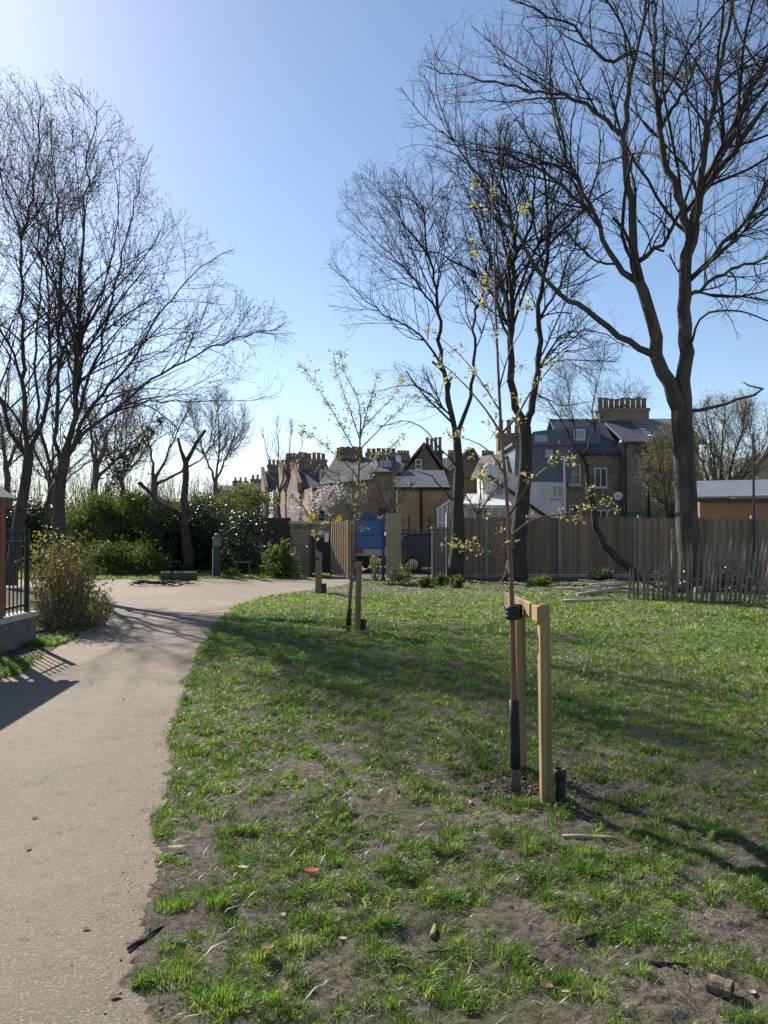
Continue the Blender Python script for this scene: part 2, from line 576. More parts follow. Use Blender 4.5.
def path_material():
    m, nt, out = new_mat('path_gravel')
    v = coords(nt)
    f1, _ = noise(nt, v, .8, 5, .6, .35, .65)
    f2, _ = noise(nt, v, 85, 3, .7, .38, .66)
    f3, _ = noise(nt, v, 2.6, 5, .65, .55, .72)
    c = mixcol(nt, (.135, .112, .087), (.172, .142, .11), f1)
    c = mixcol(nt, c, (.19, .15, .122), f2)
    c = mixcol(nt, c, (.105, .09, .075), f3)
    f4, _ = noise(nt, v, .33, 6, .7, .42, .62)
    c = mixcol(nt, c, (.215, .176, .13), f4)
    f5, _ = noise(nt, v, 9, 6, .75, .56, .68)
    c = mixcol(nt, c, (.1, .085, .07), f5)
    vo = nt.nodes.new('ShaderNodeTexVoronoi')
    vo.inputs['Scale'].default_value = 190
    nt.links.new(v, vo.inputs['Vector'])
    cr = nt.nodes.new('ShaderNodeMapRange')
    cr.inputs[1].default_value = .86
    cr.inputs[2].default_value = .93
    sp = nt.nodes.new('ShaderNodeSeparateColor')
    nt.links.new(vo.outputs['Color'], sp.inputs[0])
    nt.links.new(sp.outputs[0], cr.inputs[0])
    c = mixcol(nt, c, (.3, .26, .215), cr.outputs[0])
    b = nt.nodes.new('ShaderNodeBsdfPrincipled')
    b.inputs['Roughness'].default_value = .85
    b.inputs['Specular IOR Level'].default_value = .2
    nt.links.new(c, b.inputs['Base Color'])
    _, r1 = noise(nt, v, 70, 6, .7)
    bn = nt.nodes.new('ShaderNodeBump')
    bn.inputs['Strength'].default_value = .8
    bn.inputs['Distance'].default_value = .012
    nt.links.new(r1, bn.inputs['Height'])
    nt.links.new(bn.outputs[0], b.inputs['Normal'])
    nt.links.new(b.outputs[0], out.inputs[0])
    return m


MT['soil'] = soil_material()
MT['path'] = path_material()
MT['tarmac'] = M('tarmac', (.06, .06, .06), (.085, .083, .08), 30, .9, .006, 90)

# path outline, world metres (right edge going away, then the cross path, then the left edge coming back)
right_edge = [(-.35, .5), (-.62, 1.6), (-.8, 2.5), (-1.0, 3.3), (-1.2, 4.1), (-1.46, 5.2), (-1.78, 6.47), (-2.22, 8.8), (-2.55, 10.8), (-2.8, 12.6), (-3.0, 14.6),
              (-3.05, 16.4), (-2.85, 18.2), (-2.45, 19.5), (-1.9, 20.6), (-1.45, 21.6), (-1.15, 22.6), (-1.0, 24), (-.95, 27)]
left_edge = [(-1.9, 27), (-1.95, 25.4), (-3.2, 25.3), (-5, 25.2), (-7, 25), (-10, 24.6), (-18, 24), (-18, 21.4), (-10, 21.5), (-8.2, 20.8), (-6.9, 19.2), (-6.1, 17.6), (-5.55, 16.2),
             (-5.1, 14), (-4.65, 11.5), (-4.35, 10.2), (-4.12, 8.9), (-3.95, 7.7), (-3.8, 6), (-3.6, 4), (-3.3, 1.6), (-3.1, .5)]


def wavy(line, seed, amp):
    out = []
    for k in range(len(line) - 1):
        a, b = Vector(line[k]), Vector(line[k + 1])
        n = max(1, int((b - a).length / .12))
        for i in range(n):
            p = a.lerp(b, i / n)
            t = (b - a).normalized()
            w = (vnoise(np.array([p.x]), np.array([p.y]), 1.6, seed)[0] - .5) * amp + (vnoise(np.array([p.x]), np.array([p.y]), 7, seed + 1)[0] - .5) * amp * .6
            out.append((p.x - t.y * w, p.y + t.x * w))
    out.append(tuple(line[-1]))
    return out


PATH_POLY = wavy(right_edge, 3, .12) + wavy(left_edge, 5, .2)


def in_poly(x, y, poly):
    inside = np.zeros(len(x), dtype=bool)
    n = len(poly)
    j = n - 1
    for i in range(n):
        xi, yi = poly[i]
        xj, yj = poly[j]
        if yi != yj:
            c = ((yi > y) != (yj > y)) & (x < (xj - xi) * (y - yi) / (yj - yi) + xi)
            inside ^= c
        j = i
    return inside


# ground: one sheet, fine near the camera, reaching the horizon
def grid_lines(lo, hi, fine_lo, fine_hi, step):
    xs = [lo, lo * .4, lo * .15]
    xs = [x for x in xs if x < fine_lo - 3]
    xs += list(np.arange(fine_lo, fine_hi + 1e-6, step))
    xs += [x for x in (hi * .15, hi * .4, hi) if x > fine_hi + 3]
    return np.array(xs)


gx = np.unique(np.round(np.concatenate([[-900, -350, -120, -60], np.arange(-40, -11, 2.), np.arange(-11, -4.5, .1), np.arange(-4.5, -2.2, .05), np.arange(-2.2, 3.0, .024), np.arange(3.0, 5.0, .05), np.arange(5.0, 14, .25), np.arange(14, 42, 2.), [60, 120, 350, 900]]), 3))
gy = np.unique(np.round(np.concatenate([[-300, -60, -20, -8, -3, 0, 1], np.arange(1.5, 2.2, .05), np.arange(2.2, 5, .02), np.arange(5, 6.5, .035), np.arange(6.5, 12, .06), np.arange(12, 27, .12), np.arange(27, 44, 2.), [60, 100, 200, 500, 1600]]), 3))
XX, YY = np.meshgrid(gx, gy, indexing='ij')
fx, fy = XX.ravel(), YY.ravel()
edge = np.array(PATH_POLY)
pd = in_poly(fx, fy, PATH_POLY)
near = (fx > -11) & (fx < 14) & (fy > 1.4) & (fy < 27)
sd = np.full(len(fx), 5.)
ni = np.where(near)[0]
ee = edge[::2]
for ch in np.array_split(ni, 260):
    sd[ch] = np.sqrt(((fx[ch][:, None] - ee[None, :, 0]) ** 2 + (fy[ch][:, None] - ee[None, :, 1]) ** 2).min(1))
sd = np.where(pd, -sd, sd)
n1_, n2_, n3_, n4_ = vnoise(fx, fy, 1.1, 21) - .5, vnoise(fx, fy, 4.5, 22) - .5, vnoise(fx, fy, 11, 23) - .5, vnoise(fx, fy, 24, 24) - .5
n5_ = vnoise(fx, fy, 47, 25) - .5
rough = n1_ * .05 + n2_ * .03 + n3_ * .022 - np.abs(n4_) * .03 + .008 + n5_ * .009
away = np.clip(sd / .5, 0, 1)
edge_z = .004 + sd * .09 + (n3_ * .011 + n2_ * .007)
zz = np.where(near, np.where(sd > 0, (1 - away) * np.minimum(edge_z, .02) + away * (rough + .006), np.maximum(edge_z, -.03)), -.004)
zz = np.where(near & (sd > .03), np.maximum(zz, np.interp(sd, [.03, .12, .34, .4], [.002, .009, .009, -.2])), zz)
zz = np.where(pd & ~near, -.03, zz)
GZ = (fx, fy, zz)
nx, ny = len(gx), len(gy)
idx = np.arange(nx * ny).reshape(nx, ny)
a, b, c, d = idx[:-1, :-1].ravel(), idx[1:, :-1].ravel(), idx[1:, 1:].ravel(), idx[:-1, 1:].ravel()
T = np.concatenate([np.stack([a, b, c], 1), np.stack([a, c, d], 1)])
me = np_mesh('ground', np.stack([fx, fy, zz], 1), T, MT['soil'], smooth=True)
props(link('ground', me), kind='structure')


def ground_z(x, y):
    x, y = np.asarray(x, float), np.asarray(y, float)
    i = np.clip(np.searchsorted(gx, x) - 1, 0, nx - 2)
    j = np.clip(np.searchsorted(gy, y) - 1, 0, ny - 2)
    Z = zz.reshape(nx, ny)
    u = (x - gx[i]) / (gx[i + 1] - gx[i])
    v = (y - gy[j]) / (gy[j + 1] - gy[j])
    return (Z[i, j] * (1 - u) * (1 - v) + Z[i + 1, j] * u * (1 - v) + Z[i, j + 1] * (1 - u) * v + Z[i + 1, j + 1] * u * v)


pp = []
n = len(PATH_POLY)
for i in range(n):
    a, b = Vector(PATH_POLY[i - 2]), Vector(PATH_POLY[(i + 2) % n])
    t = (b - a).normalized()
    pp.append((PATH_POLY[i][0] + t.y * .2, PATH_POLY[i][1] - t.x * .2))
mb = MB().add([(x, y, .004) for x, y in pp], [tuple(range(n))])
struct('path', mb, MT['path'])
mb = MB()
mb.add([(-2.6, 27.2, .003), (45, 27.2, .003), (45, 36, .003), (-2.6, 36, .003)], [(0, 1, 2, 3)])
struct('car_park', mb, MT['tarmac'])


# ------------------------------------------------------------------ grass and ground litter (nobody could count these)
def path_dist(x, y):
    e = edge[::3]
    out = np.empty(len(x))
    for s in range(0, len(x), 4000):
        q = slice(s, s + 4000)
        out[q] = np.sqrt(((x[q][:, None] - e[None, :, 0]) ** 2 + (y[q][:, None] - e[None, :, 1]) ** 2).min(1))
    return out


def cover(x, y):
    """how grassy the lawn is at a spot, 0..1"""
    g = .12 * vnoise(x, y, .8, 31) + .38 * vnoise(x, y, 3.4, 32) + .5 * vnoise(x, y, 8, 33)
    base = np.interp(y, [2, 3.5, 5, 7, 9, 14, 17, 18.6, 20, 22, 25], [.5, .54, .62, .77, .87, .92, .86, .58, .24, .14, .2])
    base = base - .07 * np.clip(1.6 - np.abs(x + .4), 0, 1) * (y < 6)
    base = base + .18 * np.clip((-x - 1.2) / 1.5, 0, 1) * (y > 12) * (y < 20.5)
    t = np.interp(base, [.1, .3, .5, .7, .85], [-1.3, -.5, 0, .55, 1.1])
    return np.clip(.5 + ((g - .485) / .115 + t + .5) * .8, 0, 1)


def lawn_ok(x, y):
    ok = ~in_poly(x, y, PATH_POLY)
    ok &= (y < 24.9)
    ok &= ~((x < -3) & (y > 4) & (y < 9.6) & (x > -4.2) & False)
    return ok


bV, bT, btint = [], [], []
voff = 0


def blades(x, y, z, h, w, lean, tint, az, bend):
    """bent blades of grass: five vertices each"""
    global voff
    n = len(x)
    if n == 0:
        return
    base = np.stack([x, y, z], 1)
    d = np.stack([np.cos(az), np.sin(az), np.zeros(n)], 1)
    sa = az + math.pi / 2 + RNG.normal(size=n) * .6
    s = np.stack([np.cos(sa), np.sin(sa), np.zeros(n)], 1) * (w / 2)[:, None]
    up = np.array([[0, 0, 1.]])
    mid = base + d * (h * lean * .4)[:, None] + up * (h * .58)[:, None]
    tip = base + d * (h * (lean + bend))[:, None] + up * (h * (1 - .35 * bend))[:, None]
    V = np.stack([base - s, base + s, mid + s * .8, mid - s * .8, tip], 1)
    bV.append(V.reshape(-1, 3))
    t = np.array([[0, 1, 2], [0, 2, 3], [3, 2, 4]])
    bT.append((t[None] + voff + 5 * np.arange(n)[:, None, None]).reshape(-1, 3))
    btint.append(np.repeat(tint, 5))
    voff += 5 * n


def clumps(y0, y1, per_m2, nblade, rad, hgt, wid, margin=1.2):
    area = (y1 - y0) * (y1 + 2 * margin)
    n = int(per_m2 * area * .55 + 10)
    y = np.sqrt(RNG.random(n) * (y1 ** 2 - y0 ** 2) + y0 ** 2)
    x = (RNG.random(n) * 2 - 1) * (y * .53 + margin)
    keep = lawn_ok(x, y) & (RNG.random(n) < cover(x, y))
    keep &= ~((x < -4.3) & (y > 8))
    x, y = x[keep], y[keep]
    n = len(x)
    cov = cover(x, y)
    crad = rad[0] + (rad[1] - rad[0]) * RNG.random(n) ** 1.8
    pdist = path_dist(x, y)
    tall = (.5 + .9 * RNG.random(n) ** 2.2) * (.6 + .5 * cov) * (1 + .5 * np.clip(1 - pdist / .5, 0, 1) * (RNG.random(n) < .35))
    ctint = np.clip(.45 + .2 * RNG.normal(size=n) + .25 * (vnoise(x, y, .7, 41) - .5), 0, .88)
    cnt = np.maximum(6, (nblade * (crad / rad[1]) ** 1.3 * (.7 + .6 * RNG.random(n))).astype(int))
    ci = np.repeat(np.arange(n), cnt)
    k = len(ci)
    ra = RNG.random(k) ** .7
    an = RNG.random(k) * 2 * math.pi
    sx = 1 + .5 * RNG.normal(size=n)[ci] * .6
    bx = x[ci] + np.cos(an) * ra * crad[ci] * sx
    by = y[ci] + np.sin(an) * ra * crad[ci]
    h = hgt * tall[ci] * (1.05 - .55 * ra) * (.65 + .6 * RNG.random(k))
    az = an + RNG.normal(size=k) * .7
    lean = .15 + .65 * ra * RNG.random(k) + .1
    bend = .15 + .7 * RNG.random(k)
    ti = np.clip(ctint[ci] + .12 * RNG.normal(size=k), 0, .9)
    dry = RNG.random(k) < .045
    ti = np.where(dry, .93 + .07 * RNG.random(k), ti)
    ok = ~in_poly(bx, by, PATH_POLY) | (RNG.random(k) < .3)
    bx, by, h, az, lean, bend, ti = (q[ok] for q in (bx, by, h, az, lean, bend, ti))
    w = wid * (.7 + .6 * RNG.random(len(bx)))
    blades(bx, by, ground_z(bx, by) - .004, h, w, lean, ti, az, bend)


clumps(1.9, 4.2, 400, 230, (.022, .085), .046, .0026)
clumps(4.2, 7.5, 290, 130, (.028, .095), .048, .0037)
clumps(7.5, 12, 185, 80, (.045, .13), .052, .006)
clumps(12, 18, 95, 46, (.07, .2), .058, .013, 2)
clumps(18, 24.9, 30, 38, (.1, .26), .07, .02, 2)


for u, v, rr, hh, tt in ((174, 908, .07, .085, .62), (178, 978, .1, .085, .74), (222, 1000, .11, .1, .78), (150, 985, .05, .05, .6), (585, 858, .1, .085, .6), (505, 805, .12, .09, .5), (530, 838, .11, .085, .55),
                         (450, 905, .08, .06, .6), (340, 862, .08, .06, .55), (430, 790, .1, .08, .5), (700, 860, .1, .07, .55), (640, 800, .12, .075, .5), (235, 860, .07, .06, .5), (470, 995, .09, .06, .7)):
    g = G(u, v)
    k = 420
    ra, an = RNG.random(k) ** .6, RNG.random(k) * 2 * math.pi
    bx, by = g.x + np.cos(an) * ra * rr * 1.25, g.y + np.sin(an) * ra * rr
    blades(bx, by, ground_z(bx, by) - .004, hh * .66 * (1.05 - .5 * ra) * (.6 + .6 * RNG.random(k)), .0028 * (.7 + .6 * RNG.random(k)), .1 + .6 * ra * RNG.random(k), np.clip(tt - .1 + .15 * RNG.normal(size=k), 0, .9), an + .6 * RNG.normal(size=k), .15 + .6 * RNG.random(k))


def scatter_blades(y0, y1, per_m2, hgt, wid, margin=1.0):
    n = int(per_m2 * (y1 - y0) * (y1 + 2 * margin) * .55)
    y = np.sqrt(RNG.random(n) * (y1 ** 2 - y0 ** 2) + y0 ** 2)
    x = (RNG.random(n) * 2 - 1) * (y * .53 + margin)
    keep = lawn_ok(x, y) & (RNG.random(n) < .15 + .85 * cover(x, y)) & ~((x < -4.3) & (y > 8))
    x, y = x[keep], y[keep]
    n = len(x)
    blades(x, y, ground_z(x, y) - .003, hgt * (.4 + .8 * RNG.random(n)), wid * (.7 + .6 * RNG.random(n)), .2 + .6 * RNG.random(n),
           np.where(RNG.random(n) < .07, .97, np.clip(.4 + .2 * RNG.normal(size=n), 0, .88)), RNG.random(n) * 2 * math.pi, .2 + .6 * RNG.random(n))


scatter_blades(1.9, 4.5, 1500, .03, .0032)
scatter_blades(4.5, 8, 700, .04, .006)
scatter_blades(8, 14, 420, .045, .009)
scatter_blades(14, 24.9, 130, .05, .016, 2)


n = 15000
y = np.sqrt(RNG.random(n) * (9 ** 2 - 2 ** 2) + 4)
x = (RNG.random(n) * 2 - 1) * (y * .53 + .8)
k = lawn_ok(x, y) & (x > -4)
x, y = x[k], y[k]
n = len(x)
blades(x, y, ground_z(x, y) + .002, .02 + .05 * RNG.random(n) ** 2, .002 + .0018 * RNG.random(n), 1.6 + .6 * RNG.random(n), .93 + .07 * RNG.random(n), RNG.random(n) * 6.28, .75 + .2 * RNG.random(n))
# verge grass below the wall at the path side and the strip beyond the cross path
def patch(x0, x1, y0, y1, n, hgt, wid, tint=.5):
    x = x0 + (x1 - x0) * RNG.random(n)
    y = y0 + (y1 - y0) * RNG.random(n)
    k = (~in_poly(x, y, PATH_POLY)) & (vnoise(x, y, 2.2, 55) > .3)
    x, y = x[k], y[k]
    n = len(x)
    blades(x, y, ground_z(x, y) - .004, hgt * (.4 + .9 * RNG.random(n)), wid * (.7 + .6 * RNG.random(n)), .2 + .6 * RNG.random(n),
           np.clip(tint + .2 * RNG.normal(size=n), 0, .97), RNG.random(n) * 2 * math.pi, .2 + .6 * RNG.random(n))


patch(-4.95, -3.7, 5.5, 11.2, 22000, .085, .007, .5)
patch(-5.2, -4.4, 10.5, 13.5, 5000, .07, .009, .45)
patch(-14, -1.9, 25.0, 31, 52000, .07, .024, .66)
props(link('grass', np_mesh('grass', np.concatenate(bV), np.concatenate(bT), MT['grass'], np.concatenate(btint))), kind='stuff')

# crumbs of dry soil
n = 14000
y = np.sqrt(RNG.random(n) * (9 ** 2 - 2 ** 2) + 4)
x = (RNG.random(n) * 2 - 1) * (y * .53 + .8)
k = lawn_ok(x, y) & (x > -4)
x, y = x[k], y[k]
n = len(x)
q = RNG.integers(0, len(edge), 9000)
ex_, ey_ = edge[q, 0] + .09 * RNG.normal(size=9000), edge[q, 1] + .09 * RNG.normal(size=9000)
k = (ey_ > 2) & (ey_ < 10)
x, y = np.concatenate([x, ex_[k]]), np.concatenate([y, ey_[k]])
n = len(x)
sz = .003 + .008 * RNG.random(n) ** 3
oct_v = np.array([[1, 0, 0], [-1, 0, 0], [0, 1, 0], [0, -1, 0], [0, 0, 1], [0, 0, -1]], float)
oct_t = np.array([[0, 2, 4], [2, 1, 4], [1, 3, 4], [3, 0, 4], [2, 0, 5], [1, 2, 5], [3, 1, 5], [0, 3, 5]])
V = (oct_v[None] * (.6 + .8 * RNG.random((n, 6, 1)))) * sz[:, None, None] * np.array([1, 1, .7]) + np.stack([x, y, np.where(in_poly(x, y, PATH_POLY), np.maximum(ground_z(x, y), .004), ground_z(x, y)) - sz * .15], 1)[:, None]
T = (oct_t[None] + 6 * np.arange(n)[:, None, None]).reshape(-1, 3)
props(link('soil_crumbs', np_mesh('soil_crumbs', V.reshape(-1, 3), T, MT['crumb'], np.repeat(RNG.random(n), 6))), kind='stuff')


def chip_patch(name, cx, cy, rad, n, lo, hi, stretch=1.0):
    an, ra = RNG.random(n) * 2 * math.pi, np.sqrt(RNG.random(n)) * rad * (1 + .2 * RNG.normal(size=n))
    c = np.stack([cx + np.cos(an) * ra * stretch, cy + np.sin(an) * ra, np.zeros(n)], 1)
    c[:, 2] = ground_z(c[:, 0], c[:, 1]) + .004 + .012 * RNG.random(n)
    L = lo + (hi - lo) * RNG.random(n) ** 2
    a2 = RNG.random(n) * 2 * math.pi
    d = np.stack([np.cos(a2), np.sin(a2), .25 * RNG.normal(size=n)], 1)
    s = np.stack([-np.sin(a2), np.cos(a2), .25 * RNG.normal(size=n)], 1)
    w = L * (.25 + .3 * RNG.random(n))
    V = np.stack([c - d * L[:, None] / 2 - s * w[:, None] / 2, c + d * L[:, None] / 2 - s * w[:, None] / 2, c + d * L[:, None] / 2 + s * w[:, None] / 2, c - d * L[:, None] / 2 + s * w[:, None] / 2], 1)
    V2 = V - np.array([0, 0, .005])
    VV = np.concatenate([V, V2], 1)
    t = np.array([[0, 1, 2], [0, 2, 3], [0, 4, 5], [0, 5, 1], [1, 5, 6], [1, 6, 2], [2, 6, 7], [2, 7, 3], [3, 7, 4], [3, 4, 0]])
    T = (t[None] + 8 * np.arange(n)[:, None, None]).reshape(-1, 3)
    props(link(name, np_mesh(name, VV.reshape(-1, 3), T, MT['chips'], np.repeat(RNG.random(n), 8))), kind='stuff')


chip_patch('bark_mulch', .84, 4.78, .33, 520, .01, .04, 1.25)
chip_patch('leaf_litter', -4.6, 12.3, 1.0, 900, .03, .09, .9)
chip_patch('leaf_litter', 4.5, 22.5, 2.2, 1400, .04, .12, 2.4)


# ------------------------------------------------------------------ trees
def catmull(pts, step):
    pts = [Vector(p) for p in pts]
    if len(pts) < 3:
        a, b = pts[0], pts[-1]
        n = max(1, int((b - a).length / step))
        return [a.lerp(b, i / n) for i in range(n + 1)]
    q = [pts[0] * 2 - pts[1]] + pts + [pts[-1] * 2 - pts[-2]]
    out = []
    for i in range(1, len(q) - 2):
        p0, p1, p2, p3 = q[i - 1:i + 3]
        n = max(1, int((p2 - p1).length / step))
        for k in range(n):
            t = k / n
            out.append(.5 * ((2 * p1) + (p2 - p0) * t + (2 * p0 - 5 * p1 + 4 * p2 - p3) * t * t + (3 * p1 - p0 - 3 * p2 + p3) * t ** 3))
    out.append(pts[-1])
    return out


class Skel:
    def __init__(s, Y, seed, rf=1.):
        s.Y, s.rf = Y, rf
        s.pos, s.par, s.rad, s.hand = [], [], [], []
        s.rng = np.random.default_rng(seed)

    def limb(s, px, r0, r1, dy=0., step=.3, dys=None):
        """hand-placed limb read off the photo: px list of (px, py); dy = metres it drifts in depth by its tip"""
        pts = []
        y0 = s.Y
        if s.pos:
            # start from the nearest node already there (in the picture plane)
            a = P(*px[0], s.Y)
            best = min(range(len(s.pos)), key=lambda i: (s.pos[i].x - a.x) ** 2 + (s.pos[i].z - a.z) ** 2)
            y0 = s.pos[best].y
        m = len(px) - 1
        for i, (u, v) in enumerate(px):
            t = i / max(1, m)
            pts.append(P(u, v, y0 + dy * t))
        if s.pos:
            pts[0] = s.pos[best].copy()
        c = catmull(pts, step)
        prev = best if s.pos else -1
        start = 1 if s.pos else 0
        for i in range(start, len(c)):
            t = i / max(1, len(c) - 1)
            j = Vector(s.rng.normal(size=3)) * (.035 if i not in (0,) and s.pos and r0 < .25 else 0)
            s.pos.append(c[i] + j)
            s.par.append(prev)
            s.rad.append((r0 * (1 - t) ** 1.25 + r1 * (1 - (1 - t) ** 1.25)) * s.rf)
            s.hand.append(True)
            prev = len(s.pos) - 1
        return prev

    def inside(s, pts, scale=1.0):
        m = np.zeros(len(pts), bool)
        for c, r in s.env:
            m |= (((pts - c) / (r * scale)) ** 2).sum(1) < 1
        return m

    def run(s, st, d, L, r0, nseg, wig, up, r_end=.35, clip=True):
        """grow a whole generation of branches at once -> nodes (n, nseg+1, 3), alive (n, nseg)"""
        rng = s.rng
        n = len(st)
        nodes = np.empty((n, nseg + 1, 3))
        nodes[:, 0] = st
        alive = np.zeros((n, nseg), bool)
        live = np.ones(n, bool)
        bow = rng.normal(size=(n, 3)) * .07
        for k in range(nseg):
            d = unit(d + wig * rng.normal(size=(n, 3)) + bow + np.array([0, 0, up]))
            nodes[:, k + 1] = nodes[:, k] + d * (L / nseg)[:, None]
            if clip:
                live = live & (s.inside(nodes[:, k + 1]) | (k == 0))
            alive[:, k] = live
        f = np.linspace(0, 1, nseg + 1)
        rad = r0[:, None] * (1 - (1 - r_end) * f[None])
        s.gen.append((nodes, alive, rad))
        return nodes, alive, rad

    def kids(s, nodes, alive, rad, L, sp, ang, Lr, rf, rmax, out=.3, tlo=.12):
        rng = s.rng
        n, m1, _ = nodes.shape
        cnt = rng.poisson(L / sp)
        b = np.repeat(np.arange(n), cnt)
        t = tlo + (1 - tlo) * rng.random(len(b))
        x = t * (m1 - 1)
        k = np.minimum(x.astype(int), m1 - 2)
        ok = alive[b, k]
        b, k, x, t = b[ok], k[ok], x[ok], t[ok]
        f = (x - k)[:, None]
        st = nodes[b, k] * (1 - f) + nodes[b, k + 1] * f
        tg = unit(nodes[b, k + 1] - nodes[b, k])
        q = rng.normal(size=tg.shape) + out * s.outward(st)
        pr = unit(q - tg * (q * tg).sum(1, keepdims=True))
        a = np.radians(ang[0] + (ang[1] - ang[0]) * rng.random(len(b)))[:, None]
        d = tg * np.cos(a) + pr * np.sin(a)
        LL = (Lr[0] + (Lr[1] - Lr[0]) * rng.random(len(b))) * (1.1 - .6 * t)
        r = np.minimum(rad[b, k] * rf, rmax)
        return st, d, LL, r

    def outward(s, p):
        v = p - s.axis
        v[:, 2] *= .6
        return unit(v)

    def grow(s, env, L1=(1.8, 5.6), sp1=.37, L2=(.7, 2.1), sp2=.37, L3=(.2, .7), sp3=.25, up=.045, r3=.0075, skip_r=.2, k=1.0):
        """side branches off the hand-placed limbs, kept inside the crown's outline: three generations"""
        rng = s.rng
        s.env = [(np.array(P(e[0], e[1], s.Y + e[5])), np.array([e[2] / F_PX * s.Y, e[4], e[3] / F_PX * s.Y])) for e in env]
        pos = np.array([tuple(p) for p in s.pos])
        par = np.array(s.par)
        rad = np.array(s.rad)
        s.np_pos, s.np_par, s.r = pos, par, rad
        s.gen = []
        c = np.mean([e[0] for e in s.env], 0)
        s.axis = np.array([pos[0][0], s.Y, c[2] * .75])
        seg = np.linalg.norm(pos - pos[np.maximum(par, 0)], axis=1)
        ok = (rad < skip_r) & (par >= 0) & s.inside(pos, 1.2)
        idx = np.where(ok)[0]
        cnt = rng.poisson(seg[idx] / (sp1 * (.7 + 5 * rad[idx])))
        b = np.repeat(idx, cnt)
        tips = np.setdiff1d(idx, par)
        b = np.concatenate([b, tips, tips, tips])
        f = rng.random(len(b))[:, None]
        st = pos[b] * f + pos[par[b]] * (1 - f)
        tg = unit(pos[b] - pos[par[b]])
        q = rng.normal(size=tg.shape) + .8 * s.outward(st) + np.array([0, 0, .15])
        pr = unit(q - tg * (q * tg).sum(1, keepdims=True))
        a = np.radians(24 + 30 * rng.random(len(b)))
        a[-3 * len(tips):] *= .55
        d = tg * np.cos(a)[:, None] + pr * np.sin(a)[:, None]
        L = (L1[0] + (L1[1] - L1[0]) * rng.random(len(b)) ** 1.4) * np.clip(.55 + rad[b] * 7, .55, 1.15)
        r = np.minimum(rad[b] * .55, .006 + .0085 * L)
        r[-3 * len(tips):] = rad[b][-3 * len(tips):] * .9
        n1 = s.run(st, d, L, r, 10, .085, up)
        k2 = s.kids(*n1, L, sp2, (25, 58), L2, .62, .016)
        n2 = s.run(k2[0], k2[1], k2[2], k2[3], 6, .14, up)
        k3 = s.kids(*n2, k2[2], sp3, (25, 60), L3, .7, r3)
        n3 = s.run(k3[0], k3[1], k3[2], k3[3], 3, .22, up, .5)
        k4 = s.kids(*n1, L, sp3 * 2, (30, 65), L3, .6, r3)
        n4 = s.run(k4[0], k4[1], k4[2], k4[3], 3, .22, up, .5)

    def radii(s, *a):
        pass

    def meshes(s, buds=0, bud_size=.03, leaves=0, leaf_size=.05, rmin=.003, spread=.08):
        """-> trunk and limbs MB (world), crown parts, foliage"""
        rng = s.rng
        pos, par, r = s.np_pos, s.np_par, s.r
        N = len(pos)
        kids = [[] for _ in range(N)]
        for i in range(1, N):
            kids[par[i]].append(i)
        mb = MB()
        stack = [(0, None)]
        while stack:
            i, p = stack.pop()
            chain = [] if p is None else [p]
            rr = [] if p is None else [min(r[p], r[i] * 1.25)]
            while True:
                chain.append(i)
                rr.append(r[i])
                ks = kids[i]
                if not ks:
                    break
                # a limb carries on through its own nodes
                ks = sorted(ks, key=lambda k: (k != i + 1, -r[k]))
                stack += [(k, i) for k in ks[1:]]
                i = ks[0]
            if len(chain) > 1:
                m = max(rr)
                mb.tube([pos[k] for k in chain], rr, 14 if m > .2 else 9 if m > .08 else 6, .05 if m > .12 else .03)
        P0, P1, R0, R1 = [], [], [], []
        for nodes, alive, rad in s.gen:
            a = alive
            P0.append(nodes[:, :-1][a])
            P1.append(nodes[:, 1:][a])
            R0.append(rad[:, :-1][a])
            R1.append(rad[:, 1:][a])
        P0, P1, R0, R1 = map(np.concatenate, (P0, P1, R0, R1))
        R0, R1 = np.maximum(R0, rmin), np.maximum(R1, rmin * .7)
        thick = R0 > .016
        parts = [(*segs_mesh(P0[~thick], P1[~thick], R0[~thick], R1[~thick]), None, 0)]
        if thick.any():
            parts.append((*segs_mesh(P0[thick], P1[thick], R0[thick], R1[thick], 6), None, 0))
        tp, td = [], []
        for nodes, alive, rad in s.gen[1:]:
            for q in range(1, nodes.shape[1]):
                m = alive[:, q - 1]
                tp.append(nodes[m, q])
                td.append(unit(nodes[m, q] - nodes[m, q - 1]))
        tp, td = np.concatenate(tp), np.concatenate(td)
        fol = None
        if buds:
            m = rng.random(len(tp)) < buds
            bp = tp[m]
            LV, LT = leaves_mesh(bp, bud_size * (.6 + .8 * rng.random(len(bp))), .5, 0, rng=rng, direction=td[m])
            parts.append((LV, LT, np.repeat(rng.random(len(bp)), 4), 1))
        if leaves:
            n = int(len(tp) * leaves)
            q = rng.integers(0, len(tp), n)
            bp = tp[q] + rng.normal(size=(n, 3)) * spread
            LV, LT = leaves_mesh(bp, leaf_size * (.6 + .8 * rng.random(n)), .5, 0, rng=rng)
            fol = (LV, LT, np.repeat(rng.random(n), 4))
        return mb, join(parts), fol


def build_tree(sk, name, label, bark='bark', twig='twig', bud_mat='bud', foliage_mat='leaf_spring', group=None, foliage_name='foliage', crown_name='crown', **kw):
    base = Vector((sk.pos[0].x, sk.pos[0].y, 0))
    root = thing(name, label, 'tree', base, group)
    mb, (V, T, ti, mi), fol = sk.meshes(**kw)
    part('trunk', mb, MT[bark], root, True, tuple(base))
    link(crown_name, np_mesh(crown_name, V - np.array(base), T, [MT[twig], MT[bud_mat]], ti, mi), root)
    if fol is not None:
        V, T, ti = fol
        link(foliage_name, np_mesh(foliage_name, V - np.array(base), T, MT[foliage_mat], ti), root)
    return root


